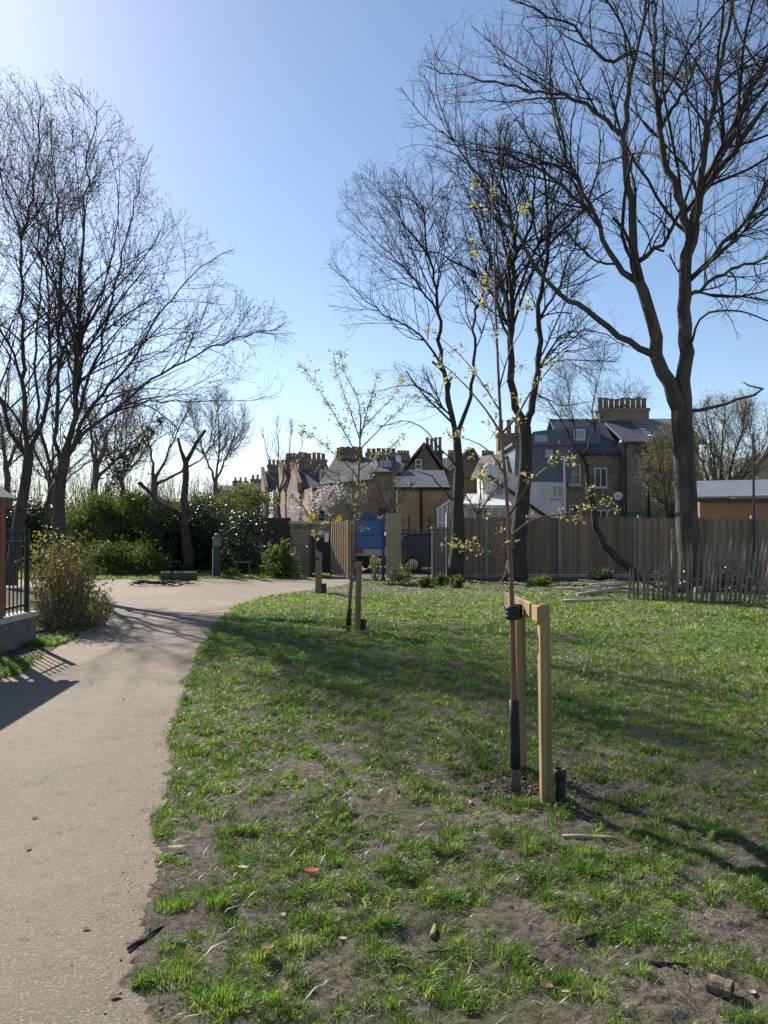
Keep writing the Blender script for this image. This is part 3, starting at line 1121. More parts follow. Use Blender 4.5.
# the big bare tree behind the paling fence
t = Skel(20.5, 101, .86)
t.limb([(694, 606), (692, 585), (690, 560), (687, 520), (685, 480), (683, 440), (682, 412)], .36, .315, 0, .35)
t.rad[0], t.rad[1] = .42, .36
t.limb([(683, 418), (684, 380), (685, 340), (685, 310), (686, 270), (691, 240)], .235, .18, .2)
t.limb([(691, 240), (696, 210), (704, 185), (724, 150), (749, 95), (768, 60), (800, 0)], .17, .05, 1.5)
t.limb([(694, 222), (704, 165), (714, 100), (729, 30), (736, -40)], .13, .035, -1.2)
t.limb([(691, 240), (679, 195), (664, 160), (659, 120), (654, 75), (656, 0), (650, -50)], .14, .03, 1.2)
t.limb([(704, 185), (735, 150), (768, 105), (810, 70)], .11, .03, -2.2)
t.limb([(686, 275), (724, 245), (749, 215), (768, 180), (815, 140)], .09, .025, -1.5)
t.limb([(686, 290), (730, 270), (768, 258), (830, 225)], .07, .02, 2)
t.limb([(695, 416), (714, 407), (739, 400), (752, 394), (761, 388)], .06, .035, -.8)
t.limb([(752, 394), (747, 386), (741, 383)], .03, .015, 0)
t.limb([(681, 416), (668, 385), (657, 355), (652, 325), (648, 305), (640, 280), (636, 262)], .24, .16, -.2)
t.limb([(636, 262), (634, 220), (629, 185), (624, 150), (629, 92), (634, 62), (648, 0), (655, -50)], .14, .03, -1.8)
t.limb([(655, 350), (640, 348), (619, 335), (589, 310), (559, 292), (534, 265), (519, 235), (499, 200), (470, 165), (440, 130)], .11, .02, -1.2)
t.limb([(640, 280), (624, 272), (609, 250), (594, 215), (574, 195), (544, 175), (509, 155), (459, 145)], .1, .02, 1.6)
t.limb([(624, 150), (604, 120), (584, 105), (549, 95), (494, 82), (440, 72)], .075, .016, .8)
t.limb([(629, 92), (604, 60), (574, 30), (534, 10), (500, -10)], .065, .016, -.8)
t.limb([(638, 270), (664, 240), (684, 205), (700, 160), (706, 110)], .08, .02, -2.6)
t.limb([(684, 350), (700, 320), (740, 310), (790, 330)], .045, .015, -2.5)
t.limb([(594, 215), (570, 165), (556, 110), (545, 60), (520, 20)], .07, .016, 2.2)
t.limb([(659, 120), (690, 80), (700, 30), (690, -30)], .07, .02, 2.5)
t.grow([(520, 110, 115, 110, 3.2, 0, 1.3), (610, 60, 120, 130, 4.5, 0, 1.6), (720, 60, 150, 150, 5, 0, 2.0), (760, 230, 90, 110, 4, 0, .8), (590, 220, 75, 75, 3, 0, .5), (440, 135, 50, 75, 2, -.5, .45)], k=1)
build_tree(t, 'bare_tree', 'tall bare tree with a broad forked trunk standing behind the chestnut paling fence', 'bark_big', 'twig')

# the forked tree against the board fence
t = Skel(23.8, 102, .62)
t.limb([(515, 582), (516, 570), (518, 546), (522, 504), (526, 460), (525, 428)], .5, .3, 0, .35)
t.rad[0], t.rad[1] = .42, .34
t.limb([(525, 430), (518, 408), (513, 380), (512, 340), (512, 300), (515, 265), (512, 220), (500, 160)], .21, .05, -.8)
t.limb([(526, 432), (533, 400), (538, 370), (540, 320), (543, 285), (549, 250), (546, 200), (540, 150)], .2, .05, .8)
t.limb([(538, 372), (552, 345), (569, 332), (598, 330), (625, 345)], .07, .02, .8)
t.limb([(512, 335), (495, 300), (470, 270), (440, 255), (410, 250)], .08, .02, -1)
t.limb([(540, 315), (560, 285), (575, 240), (580, 200)], .08, .02, 1.4)
t.limb([(515, 265), (530, 225), (535, 180), (525, 120)], .08, .02, -1.5)
t.limb([(512, 310), (490, 260), (470, 200), (455, 160)], .08, .02, 1.5)
t.limb([(534, 395), (560, 405), (590, 400)], .04, .015, -1)
t.grow([(500, 215, 75, 90, 3, 0, 1.6), (555, 240, 60, 80, 3, 0, .9), (440, 220, 50, 70, 2.5, 0, .7), (590, 340, 48, 40, 2, 0, .3), (480, 300, 45, 60, 2.5, -.4, .4)], sp1=.28, sp2=.36)
build_tree(t, 'bare_tree', 'bare tree in front of the board fence whose dark trunk splits into two upright stems', 'bark', 'twig')

# the tree by the brick gate pier
t = Skel(24.1, 103, .58)
t.limb([(455, 581), (456, 566), (458, 540), (458, 500), (459, 470), (457, 440)], .46, .22, 0, .35)
t.limb([(457, 442), (450, 405), (444, 372), (440, 340), (437, 300), (428, 250), (424, 205)], .16, .04, -.8)
t.limb([(459, 442), (466, 415), (471, 385), (474, 350), (474, 318), (485, 285), (490, 245)], .13, .03, 1)
t.limb([(456, 470), (440, 448), (420, 425), (400, 420), (380, 425)], .055, .018, -1)
t.limb([(458, 520), (446, 492), (430, 475), (412, 470), (400, 480)], .055, .018, .8)
t.limb([(442, 360), (420, 335), (395, 320), (365, 300), (340, 275)], .07, .016, -.8)
t.limb([(438, 310), (415, 280), (390, 255), (360, 225)], .065, .016, .8)
t.limb([(430, 262), (405, 225), (385, 190)], .05, .016, -1.2)
t.limb([(455, 420), (430, 395), (405, 385), (380, 390)], .05, .015, 1)
t.grow([(400, 265, 72, 85, 3, 0, 2), (375, 225, 45, 60, 2.4, 0, .7), (440, 230, 55, 80, 2.8, 0, 1), (400, 400, 55, 40, 2, 0, .45), (355, 290, 32, 55, 2, 0, .5), (470, 270, 35, 75, 2.4, .4, .5)], sp1=.27, sp2=.34)
build_tree(t, 'bare_tree', 'slim bare tree beside the stone gate pier with a swollen trunk base', 'bark', 'twig')

# the thin leaning tree
t = Skel(23.4, 104, .55)
t.limb([(642, 585), (636, 575), (625, 565), (612, 553), (600, 538), (593, 518), (589, 490), (586, 466), (582, 455)], .24, .13, 0, .25)
t.limb([(584, 460), (572, 440), (560, 417), (548, 402), (535, 395)], .07, .018, -.5)
t.limb([(583, 456), (590, 440), (596, 422), (606, 412), (625, 405)], .075, .018, .6)
t.limb([(588, 478), (578, 455), (574, 430), (570, 395), (565, 370)], .05, .015, .8)
t.limb([(594, 428), (592, 400), (600, 370), (604, 350)], .04, .013, -.6)
t.limb([(590, 470), (612, 450), (628, 440), (640, 445)], .035, .013, -.9)
t.grow([(590, 385, 50, 45, 1.8, 0, 1.5), (555, 390, 30, 40, 1.5, 0, .7), (630, 410, 35, 35, 1.5, 0, .7)], L1=(.6, 2.0), L2=(.3, .9), sp1=.14, sp2=.15, sp3=.14, r3=.006)
build_tree(t, 'leaning_tree', 'small dark tree with a crooked trunk leaning away from the concrete fence post', 'bark', 'twig')

# many-stemmed trees beside the path
t = Skel(19.5, 105, .46)
t.limb([(60, 590), (60, 560), (60, 535), (59, 504), (61, 478), (64, 462)], .4, .3, 0, .3)
t.limb([(63, 466), (70, 440), (74, 415), (77, 370), (79, 330), (80, 280), (86, 200), (92, 140), (98, 110)], .17, .025, -.6)
t.limb([(61, 480), (58, 440), (57, 400), (60, 340), (62, 270), (55, 180), (50, 120)], .14, .025, .8)
t.limb([(64, 462), (80, 436), (110, 412), (150, 380), (200, 354), (245, 335), (285, 325)], .13, .018, -.8)
t.limb([(68, 450), (92, 405), (125, 370), (150, 330), (180, 290), (210, 262), (235, 250)], .12, .018, .9)
t.limb([(74, 415), (95, 360), (112, 300), (125, 240), (140, 180), (150, 150)], .1, .018, 1.2)
t.limb([(60, 495), (48, 460), (38, 420), (36, 350), (40, 260), (30, 160)], .11, .02, -1.5)
t.limb([(110, 412), (150, 402), (190, 400), (235, 400), (265, 392)], .06, .014, .6)
t.limb([(77, 360), (100, 300), (135, 260), (165, 230)], .07, .015, -1.5)
t.limb([(78, 340), (105, 280), (118, 220), (115, 150)], .07, .015, -2)
t.limb([(60, 560), (45, 530), (48, 505), (54, 480)], .12, .08, .5)
t.limb([(62, 485), (80, 470), (105, 455), (150, 440), (190, 428)], .05, .012, -1.6)
t.grow([(80, 210, 80, 115, 3.4, 0, 1.6), (150, 280, 75, 85, 3, 0, 1.3), (220, 335, 60, 50, 2.4, 0, .8), (130, 370, 80, 70, 2.8, 0, .8), (30, 260, 60, 130, 3, 0, 1.0), (225, 385, 58, 42, 2, 0, .35), (250, 340, 48, 45, 2, 0, .3)], L1=(1.6, 5.2), sp1=.3, sp2=.4, sp3=.24, up=.06)
build_tree(t, 'budding_tree', 'spreading many stemmed tree coming into bud, one long bough reaching out over the path', 'bark_left', 'twig_red', buds=.5, bud_size=.045)

t = Skel(21, 106, .5)
t.limb([(10, 585), (14, 555), (20, 515), (26, 480), (29, 455)], .36, .26, 0, .3)
t.limb([(29, 458), (25, 420), (24, 380), (22, 300), (20, 240), (4, 185), (-10, 130)], .15, .025, -.8)
t.limb([(29, 455), (40, 430), (48, 395), (50, 340), (46, 260), (52, 190)], .13, .025, 1)
t.limb([(25, 470), (10, 430), (-5, 370), (-20, 300), (-30, 220)], .14, .025, .5)
t.limb([(24, 390), (5, 340), (-25, 290), (-60, 250)], .09, .02, -1.5)
t.limb([(20, 250), (35, 190), (40, 130), (38, 80)], .07, .018, 1.2)
t.grow([(10, 200, 65, 130, 3.2, 0, 1.6), (-50, 270, 70, 110, 3, 0, 1), (30, 330, 50, 80, 3, 0, .7), (-30, 400, 60, 60, 3, 0, .5)], L1=(1.6, 5.2), sp1=.3, sp2=.4, sp3=.24, up=.06)
build_tree(t, 'budding_tree', 'tall budding tree behind the shelter roof with a trunk that leans towards the path', 'bark_left', 'twig_red', buds=.5, bud_size=.045)

# lopped tree by the dark hedge
t = Skel(29.5, 107, .85)
t.limb([(187, 571), (188, 560), (187, 545), (185, 525), (184, 500), (185, 478), (186, 463)], .24, .13, 0, .3)
t.limb([(186, 464), (181, 452), (176, 437)], .09, .06, -.2)
t.limb([(186, 464), (192, 452), (197, 441), (204, 430)], .1, .075, .2)
t.limb([(183, 520), (165, 506), (150, 493), (139, 482)], .11, .085, -.6)
t.grow([(178, 430, 6, 8, .3, 0, 1), (206, 424, 6, 8, .3, 0, 1)], L1=(.2, .5), L2=(.1, .3), L3=(.1, .2), sp1=.3)
build_tree(t, 'lopped_tree', 'lopped tree trunk ending in a short Y fork in front of the dark hedge', 'bark_left', 'twig')

# background trees; their lighter bark and twig colour paints in distance haze
def back_tree(Y, base, limbs, env, n, seed, label, name='background_tree', bark='twig_brown', twig='twig_brown', group='bare trees beyond the park', r0=.2, gk=None, **kw):
    t = Skel(Y, seed)
    bx, by = base
    g = P(bx, by, Y)
    t.limb([(bx, 530 + 1.6 * F_PX / Y), (bx, by)], r0, r0 * .7, 0, .4)
    for l in limbs:
        t.limb(l, r0 * .45, .02, random.uniform(-1.5, 1.5), .4)
    t.grow(env, **(gk or dict(L1=(1.2, 4), L2=(.6, 1.8), L3=(.3, .8), sp1=.3, sp2=.3, sp3=.3, r3=.008, up=.08)))
    return build_tree(t, name, label, bark, twig, group=group, **kw)


back_tree(34, (95, 470), [[(95, 470), (90, 430), (80, 380)], [(95, 470), (110, 430), (125, 390)], [(95, 480), (120, 455), (150, 425)]],
          [(100, 400, 60, 65, 3, 0, 1)], 420, 201, 'bare tree behind the green broom, seen between the two big budding trees', buds=.3, bud_size=.07)
back_tree(38, (8, 470), [[(8, 470), (0, 420), (-20, 360)], [(8, 470), (25, 420), (30, 370)]],
          [(0, 400, 70, 70, 4, 0, 1)], 420, 202, 'bare tree far behind the shelter and its black railings', buds=.3, bud_size=.07)
back_tree(40, (155, 480), [[(155, 480), (150, 450), (140, 420)], [(155, 480), (170, 450), (185, 415)], [(155, 485), (200, 460), (220, 430)]],
          [(160, 425, 60, 45, 3, 0, 1), (205, 450, 40, 35, 3, 0, .6)], 460, 203, 'bare tree showing its twigs behind the lopped trunk', buds=.3, bud_size=.07)
back_tree(48, (279, 500), [[(279, 500), (278, 460), (277, 425)], [(279, 495), (270, 460), (262, 435)], [(279, 495), (288, 455), (292, 430)], [(279, 490), (296, 460), (303, 440)]],
          [(280, 445, 26, 32, 2, 0, 1)], 260, 204, 'slender bare tree rising in front of the terrace chimneys', gk=dict(L1=(1, 2.5), L2=(.5, 1.4), L3=(.3, .7), sp1=.5, sp2=.5, sp3=.4, r3=.008, up=.3), r0=.14)
for u, Y, w_, sd, lb in ((352, 33.5, 24, 221, 'thin bare garden tree in front of the pale brown house wall'), (392, 34.5, 26, 222, 'thin bare garden tree in front of the orange tan house end'), (478, 36, 30, 223, 'thin bare garden tree in front of the white house gable')):
    back_tree(Y, (u, 515), [[(u, 515), (u - w_ * .4, 495), (u - w_ * .8, 478)], [(u, 515), (u + 3, 490), (u + 2, 468)], [(u, 517), (u + w_ * .4, 497), (u + w_ * .8, 484)]],
              [(u, 492, w_ * 1.3, 32, 1.6, 0, 1)], 0, sd, lb, gk=dict(L1=(.7, 2), L2=(.4, 1.), L3=(.2, .5), sp1=.22, sp2=.25, sp3=.25, r3=.008, up=.05), r0=.09, group='bare garden trees beyond the wall')
GB = dict(L1=(1.4, 4.2), L2=(.7, 1.8), L3=(.3, .8), sp1=.22, sp2=.3, sp3=.26, r3=.009, up=.09)
for u, Y, w_, h_, sd, lb in ((50, 44, 48, 60, 211, 'bare tree standing behind the fork of the many stemmed budding tree'), (122, 50, 46, 55, 212, 'bare far tree behind the middle of the green broom'),
                             (215, 52, 40, 38, 213, 'bare far tree whose twigs show above the laurel hedge'), (-30, 42, 60, 60, 214, 'bare far tree at the outer end of the far hedge')):
    back_tree(Y, (u, 482), [[(u, 482), (u - w_ * .3, 450), (u - w_ * .6, 410)], [(u, 482), (u + 4, 440), (u + 2, 395)], [(u, 484), (u + w_ * .35, 450), (u + w_ * .7, 415)]],
              [(u, 425, w_, h_, 3.5, 0, 1)], 0, sd, lb, gk=GB, buds=.25, bud_size=.08)
GW = dict(L1=(1, 3), L2=(.6, 1.4), L3=(.3, .7), sp1=.2, sp2=.26, sp3=.24, r3=.007, up=.2)
back_tree(36, (720, 508), [[(720, 508), (705, 470), (692, 438)], [(720, 508), (712, 450), (704, 405)], [(720, 508), (722, 450), (724, 398)], [(720, 508), (735, 455), (746, 412)], [(720, 508), (744, 475), (764, 445)], [(720, 510), (700, 490), (686, 472)]],
          [(722, 452, 46, 60, 2.6, 0, 1)], 480, 205, 'pale willow coming into leaf above the grey shed roof', gk=GW, bark='bark_left', foliage_mat='leaf_willow', leaves=.55, leaf_size=.075, spread=.2, name='willow_tree')
back_tree(40, (668, 520), [[(668, 520), (655, 490), (646, 465)], [(668, 520), (661, 475), (655, 438)], [(668, 520), (670, 470), (672, 428)], [(668, 520), (680, 480), (690, 445)], [(668, 522), (690, 495), (700, 475)]],
          [(668, 474, 32, 54, 2.2, 0, 1)], 420, 206, 'pale green willow in front of the brick house corner', gk=GW, bark='bark_left', foliage_mat='leaf_willow', leaves=.6, leaf_size=.075, spread=.2, name='willow_tree')
back_tree(60, (760, 470), [[(760, 470), (750, 430), (745, 400)], [(760, 470), (775, 430), (790, 400)]],
          [(765, 420, 40, 40, 4, 0, 1)], 300, 207, 'bare tree beyond the thin grey pole and the far gable')
back_tree(32, (310, 520), [[(310, 520), (300, 505), (290, 495)], [(310, 520), (322, 505), (335, 490)], [(310, 520), (312, 505), (318, 488)]],
          [(300, 506, 22, 14, 1.4, 0, 1), (332, 500, 24, 18, 1.4, 0, 1)], 240, 208, 'small tree in white blossom behind the wooden gate', gk=dict(L1=(.4, 1.2), L2=(.3, .7), L3=(.2, .4), sp1=.15, sp2=.18, sp3=.15), name='blossom_tree', foliage_mat='blossom', leaves=1.6, leaf_size=.07, spread=.1, group=None, r0=.09, foliage_name='blossom')


# ------------------------------------------------------------------ bushes
def bush(name, label, cat, blobs, mat, n, size, base, stems=14, asp=.55, rough=.5, flowers=None, group=None, stem_mat='twig', up=0., shell=.45, seed=1, foliage='foliage', ground_only=True):
    """blobs: (x, y, z, rx, ry, rz, weight) in world metres"""
    rng = np.random.default_rng(seed)
    root = thing(name, label, cat, base, group)
    bo = np.array(base, float)
    w = np.array([b[6] for b in blobs], float)
    cnt = (n * w / w.sum()).astype(int)
    C, TI = [], []
    for b, k in zip(blobs, cnt):
        # leaves gather in small sprays spread through the blob
        ns = max(6, k // 14)
        u = unit(rng.normal(size=(ns, 3))) * (shell + (1 - shell) * rng.random((ns, 1))) ** .6 * (1 + .25 * rng.normal(size=(ns, 1)))
        q = rng.integers(0, ns, k)
        spray = .13 + .1 * rng.random((ns, 1))
        c = u[q] + rng.normal(size=(k, 3)) * spray[q]
        c = np.array(b[:3]) + c * np.array(b[3:6])
        C.append(c)
        TI.append(np.clip(.5 + .22 * rng.normal(size=ns)[q] + .14 * rng.normal(size=k), 0, 1))
    C, TI = np.concatenate(C), np.concatenate(TI)
    keep = C[:, 2] > .02
    C, TI = C[keep], TI[keep]
    V, T = leaves_mesh(C, size * (.55 + .9 * rng.random(len(C))), asp, up, rng=rng)
    link(foliage, np_mesh(foliage, V - bo, T, MT[mat], np.repeat(TI, 4)), root)
    if flowers:
        fmat, fn, fs, fname = flowers
        q = rng.integers(0, len(C), fn)
        fc = C[q] + rng.normal(size=(fn, 3)) * .03
        V, T = leaves_mesh(fc, fs * (.6 + .8 * rng.random(fn)), .8, 0, rng=rng)
        link(fname, np_mesh(fname, V - bo, T, MT[fmat], np.repeat(rng.random(fn), 4)), root)
    if stems:
        P0, P1, R0, R1 = [], [], [], []
        for k in range(stems):
            b = blobs[rng.choice(len(blobs), p=w / w.sum())]
            a = np.array([bo[0] + (b[0] - bo[0]) * .6 + rng.normal() * b[3] * .25, bo[1] + (b[1] - bo[1]) * .6 + rng.normal() * b[4] * .25, 0.])
            e = np.array(b[:3]) + unit(rng.normal(size=(1, 3)))[0] * np.array(b[3:6]) * (.75 + .4 * rng.random())
            e[2] = max(e[2], .1)
            m = (a + e) / 2 + rng.normal(size=3) * .08
            r = .006 + .012 * rng.random()
            for s0, s1, ra, rb in ((a, m, r, r * .7), (m, e, r * .7, r * .35)):
                P0.append(s0)
                P1.append(s1)
                R0.append(ra)
                R1.append(rb)
            for _ in range(3):
                tt = rng.random()
                s0 = m + (e - m) * tt
                s1 = s0 + unit(rng.normal(size=(1, 3)))[0] * .25 * min(b[3:6]) + (e - m) * .25
                P0.append(s0)
                P1.append(s1)
                R0.append(r * .4)
                R1.append(r * .2)
        V, T = segs_mesh(np.array(P0), np.array(P1), np.array(R0), np.array(R1))
        link('stems', np_mesh('stems', V - bo, T, MT[stem_mat]), root)
    return root


def px_blob(px, py, rx, ry, Y, ry_m, w=1.):
    c = P(px, py, Y)
    return (c.x, Y, c.z, rx / F_PX * Y, ry_m, ry / F_PX * Y, w)


def bush_px(name, label, cat, Y, px, specs, mat, n, size, **kw):
    base = P(px, 530, Y)
    bush(name, label, cat, [px_blob(*s[:4], Y + s[4], s[5], s[6]) for s in specs], mat, n, size, (base.x, Y, 0), **kw)


bush_px('flowering_shrub', 'tangled golden shrub with yellow flowers beside the path, next to the low wall', 'shrub', 12.6, 68,
        [(62, 592, 32, 46, 0, .6, 1.4), (86, 602, 26, 34, .3, .5, 1), (46, 568, 18, 32, .2, .4, .7), (72, 562, 22, 26, .1, .4, .7), (45, 618, 18, 26, -.3, .4, .5), (104, 612, 12, 16, .4, .3, .3)], 'leaf_gold', 6000, .05,
        stems=260, stem_mat='driftwood', flowers=('yellow_flower', 140, .04, 'blossoms'), shell=.2, seed=3)
bush_px('broom_bush', 'feathery dark green broom behind the golden shrub', 'bush', 30, 110,
        [(92, 518, 20, 20, 0, .9, .9), (112, 528, 16, 16, -.3, .7, .5), (132, 518, 18, 22, .4, .9, .8), (150, 530, 14, 16, -.2, .7, .5), (164, 522, 14, 16, .6, .8, .5), (74, 532, 16, 20, .2, .8, .5), (120, 550, 55, 18, .3, .8, .6), (104, 506, 9, 9, .2, .5, .2), (140, 503, 8, 8, .3, .5, .15)], 'leaf_broom', 14000, .24, asp=.08, up=.9, stems=60, seed=4)
bush_px('leafy_shrub', 'low yellow green leafy shrub at the corner of the cross path', 'shrub', 27.2, 128,
        [(112, 556, 20, 16, 0, .6, 1), (140, 558, 20, 16, 0, .6, 1), (160, 564, 12, 10, 0, .4, .5), (98, 562, 12, 12, 0, .4, .5)], 'leaf_mid', 5200, .085, stems=60, seed=5)
bush_px('laurel_hedge', 'dark glossy evergreen mass between the lopped trunk and the grey post', 'hedge', 30.8, 190,
        [(170, 536, 16, 28, 0, .9, .8), (196, 526, 16, 26, .3, 1, .9), (212, 540, 16, 26, -.2, .8, .7), (230, 532, 16, 22, .3, .9, .7), (182, 515, 9, 10, .4, .6, .3), (206, 508, 9, 9, .4, .6, .25), (190, 555, 44, 16, -.2, .8, .9), (152, 545, 18, 24, 0, .8, .6), (225, 556, 26, 16, 0, .7, .6)], 'leaf_dark', 12000, .1, stems=60, seed=6)
bush_px('ivy_bush', 'ivy clad bush with pale flower heads hanging over the dark fence end', 'bush', 28.6, 245,
        [(242, 535, 18, 22, 0, .7, 1), (240, 558, 22, 16, -.1, .6, .8), (252, 520, 14, 10, .2, .5, .4)], 'leaf_dark', 6500, .085, stems=24, flowers=('leaf_willow', 900, .06, 'blossoms'), seed=7)
bush_px('green_bush', 'bright green rounded bush below the dark timber fence, beside the brick wall', 'bush', 25.8, 279,
        [(277, 566, 13, 11, 0, .5, 1), (271, 553, 7, 10, 0, .3, .4), (289, 562, 9, 12, 0, .35, .5), (281, 547, 6, 9, 0, .25, .3), (284, 556, 8, 9, .1, .3, .4), (292, 572, 7, 6, -.1, .3, .25)], 'leaf_bright', 2600, .085, stems=60, seed=8)
bush_px('garden_tree', 'rounded leafy garden tree above the dark timber fence', 'tree', 37, 240,
        [(242, 500, 18, 15, 0, 1.2, 1), (262, 505, 14, 13, 0, .9, .6), (220, 506, 14, 11, 0, 1, .6), (250, 490, 10, 7, .3, .7, .3), (200, 503, 12, 9, .6, 1.1, .4)], 'leaf_olive', 6500, .1, stems=30, seed=9)
for u, v, lab, sd in ((311, 511, 'narrow clump of yellow forsythia behind the metal gate', 10), (337, 515, 'yellow forsythia sprays showing above the slatted wooden gate', 11)):
    bush_px('forsythia', lab, 'shrub', 30.8, u, [(u, v + 8, 5, 8, 0, .3, 1), (u + 3, v + 14, 6, 8, 0, .3, .6)], 'yellow_flower', 520, .07, stems=18, seed=sd, group='forsythia behind the gates', foliage='blossoms')
bush_px('hedge', 'dark hedge deep behind the budding trees and shelter', 'hedge', 33, 20,
        [(-20, 530, 60, 30, 0, 1.2, 1), (40, 530, 50, 26, 0, 1.2, 1), (-90, 525, 60, 34, 0, 1.4, 1)], 'leaf_dark', 11000, .16, stems=20, seed=12)

for u, Y, w_, top, sd, lb in ((25, 37, 40, 440, 231, 'grey brown bare thicket filling the gap under the two budding trees'), (85, 39, 36, 448, 232, 'bare brown thicket rising directly above the feathery broom'),
                              (135, 41, 34, 455, 233, 'bare thicket behind the leaning lopped limb'), (185, 43, 34, 462, 234, 'bare thicket standing behind the lopped trunk'),
                              (228, 46, 30, 472, 235, 'low bare thicket next to the rounded garden tree'), (-40, 38, 50, 440, 236, 'bare thicket behind the far hedge by the shelter')):
    h_ = (520 - top) / 2
    bush_px('bare_thicket', lb, 'thicket', Y, u, [(u, top + h_, w_, h_, 0, 1.5, 1), (u + w_ * .5, top + h_ * 1.3, w_ * .6, h_ * .8, .5, 1.2, .6), (u - w_ * .5, top + h_ * 1.2, w_ * .6, h_ * .85, -.4, 1.2, .6)],
            'leaf_gold', 900, .08, stems=420, stem_mat='twig_brown', seed=sd, group='bare thickets behind the hedges')
far = np.random.default_rng(5)
C = np.stack([far.uniform(-75, -14, 26000), far.uniform(58, 70, 26000), np.zeros(26000)], 1)
hgt = 1.6 + 1.6 * vnoise(C[:, 0], C[:, 1] * 0, .16, 71) + 1.2 * vnoise(C[:, 0], C[:, 1] * 0, .6, 72)
C[:, 2] = hgt * np.sqrt(far.random(26000))
V, T = leaves_mesh(C, .25 + .35 * far.random(26000), .6, rng=far)
props(link('distant_wood', np_mesh('distant_wood', V, T, MT['leaf_broom'], np.repeat(far.random(26000), 4))), kind='stuff')


bush_px('bramble_patch', 'dark low brambles tangled behind the leaning chestnut pales', 'bramble', 19.6, 715,
        [(735, 580, 30, 16, 0, .6, 1), (706, 584, 22, 12, .3, .5, .7), (765, 576, 22, 18, .2, .6, .8), (672, 586, 16, 9, .6, .4, .4)], 'leaf_dark', 1600, .07, stems=150, stem_mat='twig', seed=251, shell=.2)
c0, c1 = P(106, 492, 33), P(156, 420, 33)
blobs = []
for k in range(9):
    q = c0.lerp(c1, k / 8)
    blobs.append((q.x + random.uniform(-.1, .1), 33 + random.uniform(-.2, .2), q.z, .38 - .02 * k, .35, .34 - .02 * k, 1))
bush('ivy_clad_limb', 'slanting ivy clad limb rising out of the broom towards the lopped trunk', 'tree', blobs, 'leaf_dark', 1500, .1, (c0.x - .6, 33, 0), stems=10, seed=241, shell=.1)
rng = random.Random(77)
for k in range(9):
    g = G(rng.uniform(683, 702), rng.uniform(587, 593))
    m = MB()
    r0 = rng.uniform(.08, .16)
    prof = [(r0 * f * rng.uniform(.85, 1.15), r0 * h) for f, h in ((.6, -.3), (1, .1), (1.05, .5), (.8, .95), (.35, 1.15))]
    m.lathe(prof, (0, 0, 0), 7)
    single('rubble_stone', m, MT['stone'], 'pale lump of rubble piled against the foot of the big bare tree', 'stone', (g.x, g.y, rng.choice([0, .0, .14])), 'rubble behind the pales', False, rng.uniform(0, 6))


# low plants along the fence foot
def low_plant(px, py, w, h, label, mat, seed, flowers=None, group='low plants along the fence foot', size=.06):
    g = G(px, py)
    wm, hm = w / F_PX * g.y, h / F_PX * g.y
    rng = random.Random(seed)
    blobs = [(g.x + rng.uniform(-.3, .3) * wm, g.y + rng.uniform(-.1, .1), hm * rng.uniform(.3, .55), wm * .3, wm * .25, hm * .45, 1) for _ in range(4)]
    bush('low_plant', label, 'plant', blobs, mat, int(260 + 30 * w), size, (g.x, g.y, 0), stems=10, seed=seed, group=group, flowers=flowers)


low_plant(402, 583, 24, 20, 'grey green leafy plant growing below the black railings', 'leaf_mid', 31, ('blossom', 60, .05, 'blossoms'))
low_plant(376, 580, 10, 24, 'tall pale leafed plant under the blue notice board', 'leaf_willow', 32)
low_plant(424, 588, 16, 12, 'low bright green plant in front of the square brick pier', 'leaf_bright', 33)
low_plant(440, 586, 16, 12, 'light green plant between the gate pier and the swollen trunk', 'leaf_bright', 34)
low_plant(455, 588, 16, 12, 'leafy green plant at the foot of the slim bare tree', 'leaf_mid', 35)
low_plant(540, 586, 24, 10, 'spreading weed patch beside the trunk that splits in two', 'leaf_mid', 36)
low_plant(602, 582, 26, 14, 'fresh green weeds behind the heap of pale sticks', 'leaf_bright', 37)
low_plant(735, 590, 26, 20, 'ragged green plant showing through the leaning pales', 'leaf_mid', 38)
low_plant(232, 576, 18, 8, 'tuft of green weeds beside the grey post', 'leaf_bright', 39)

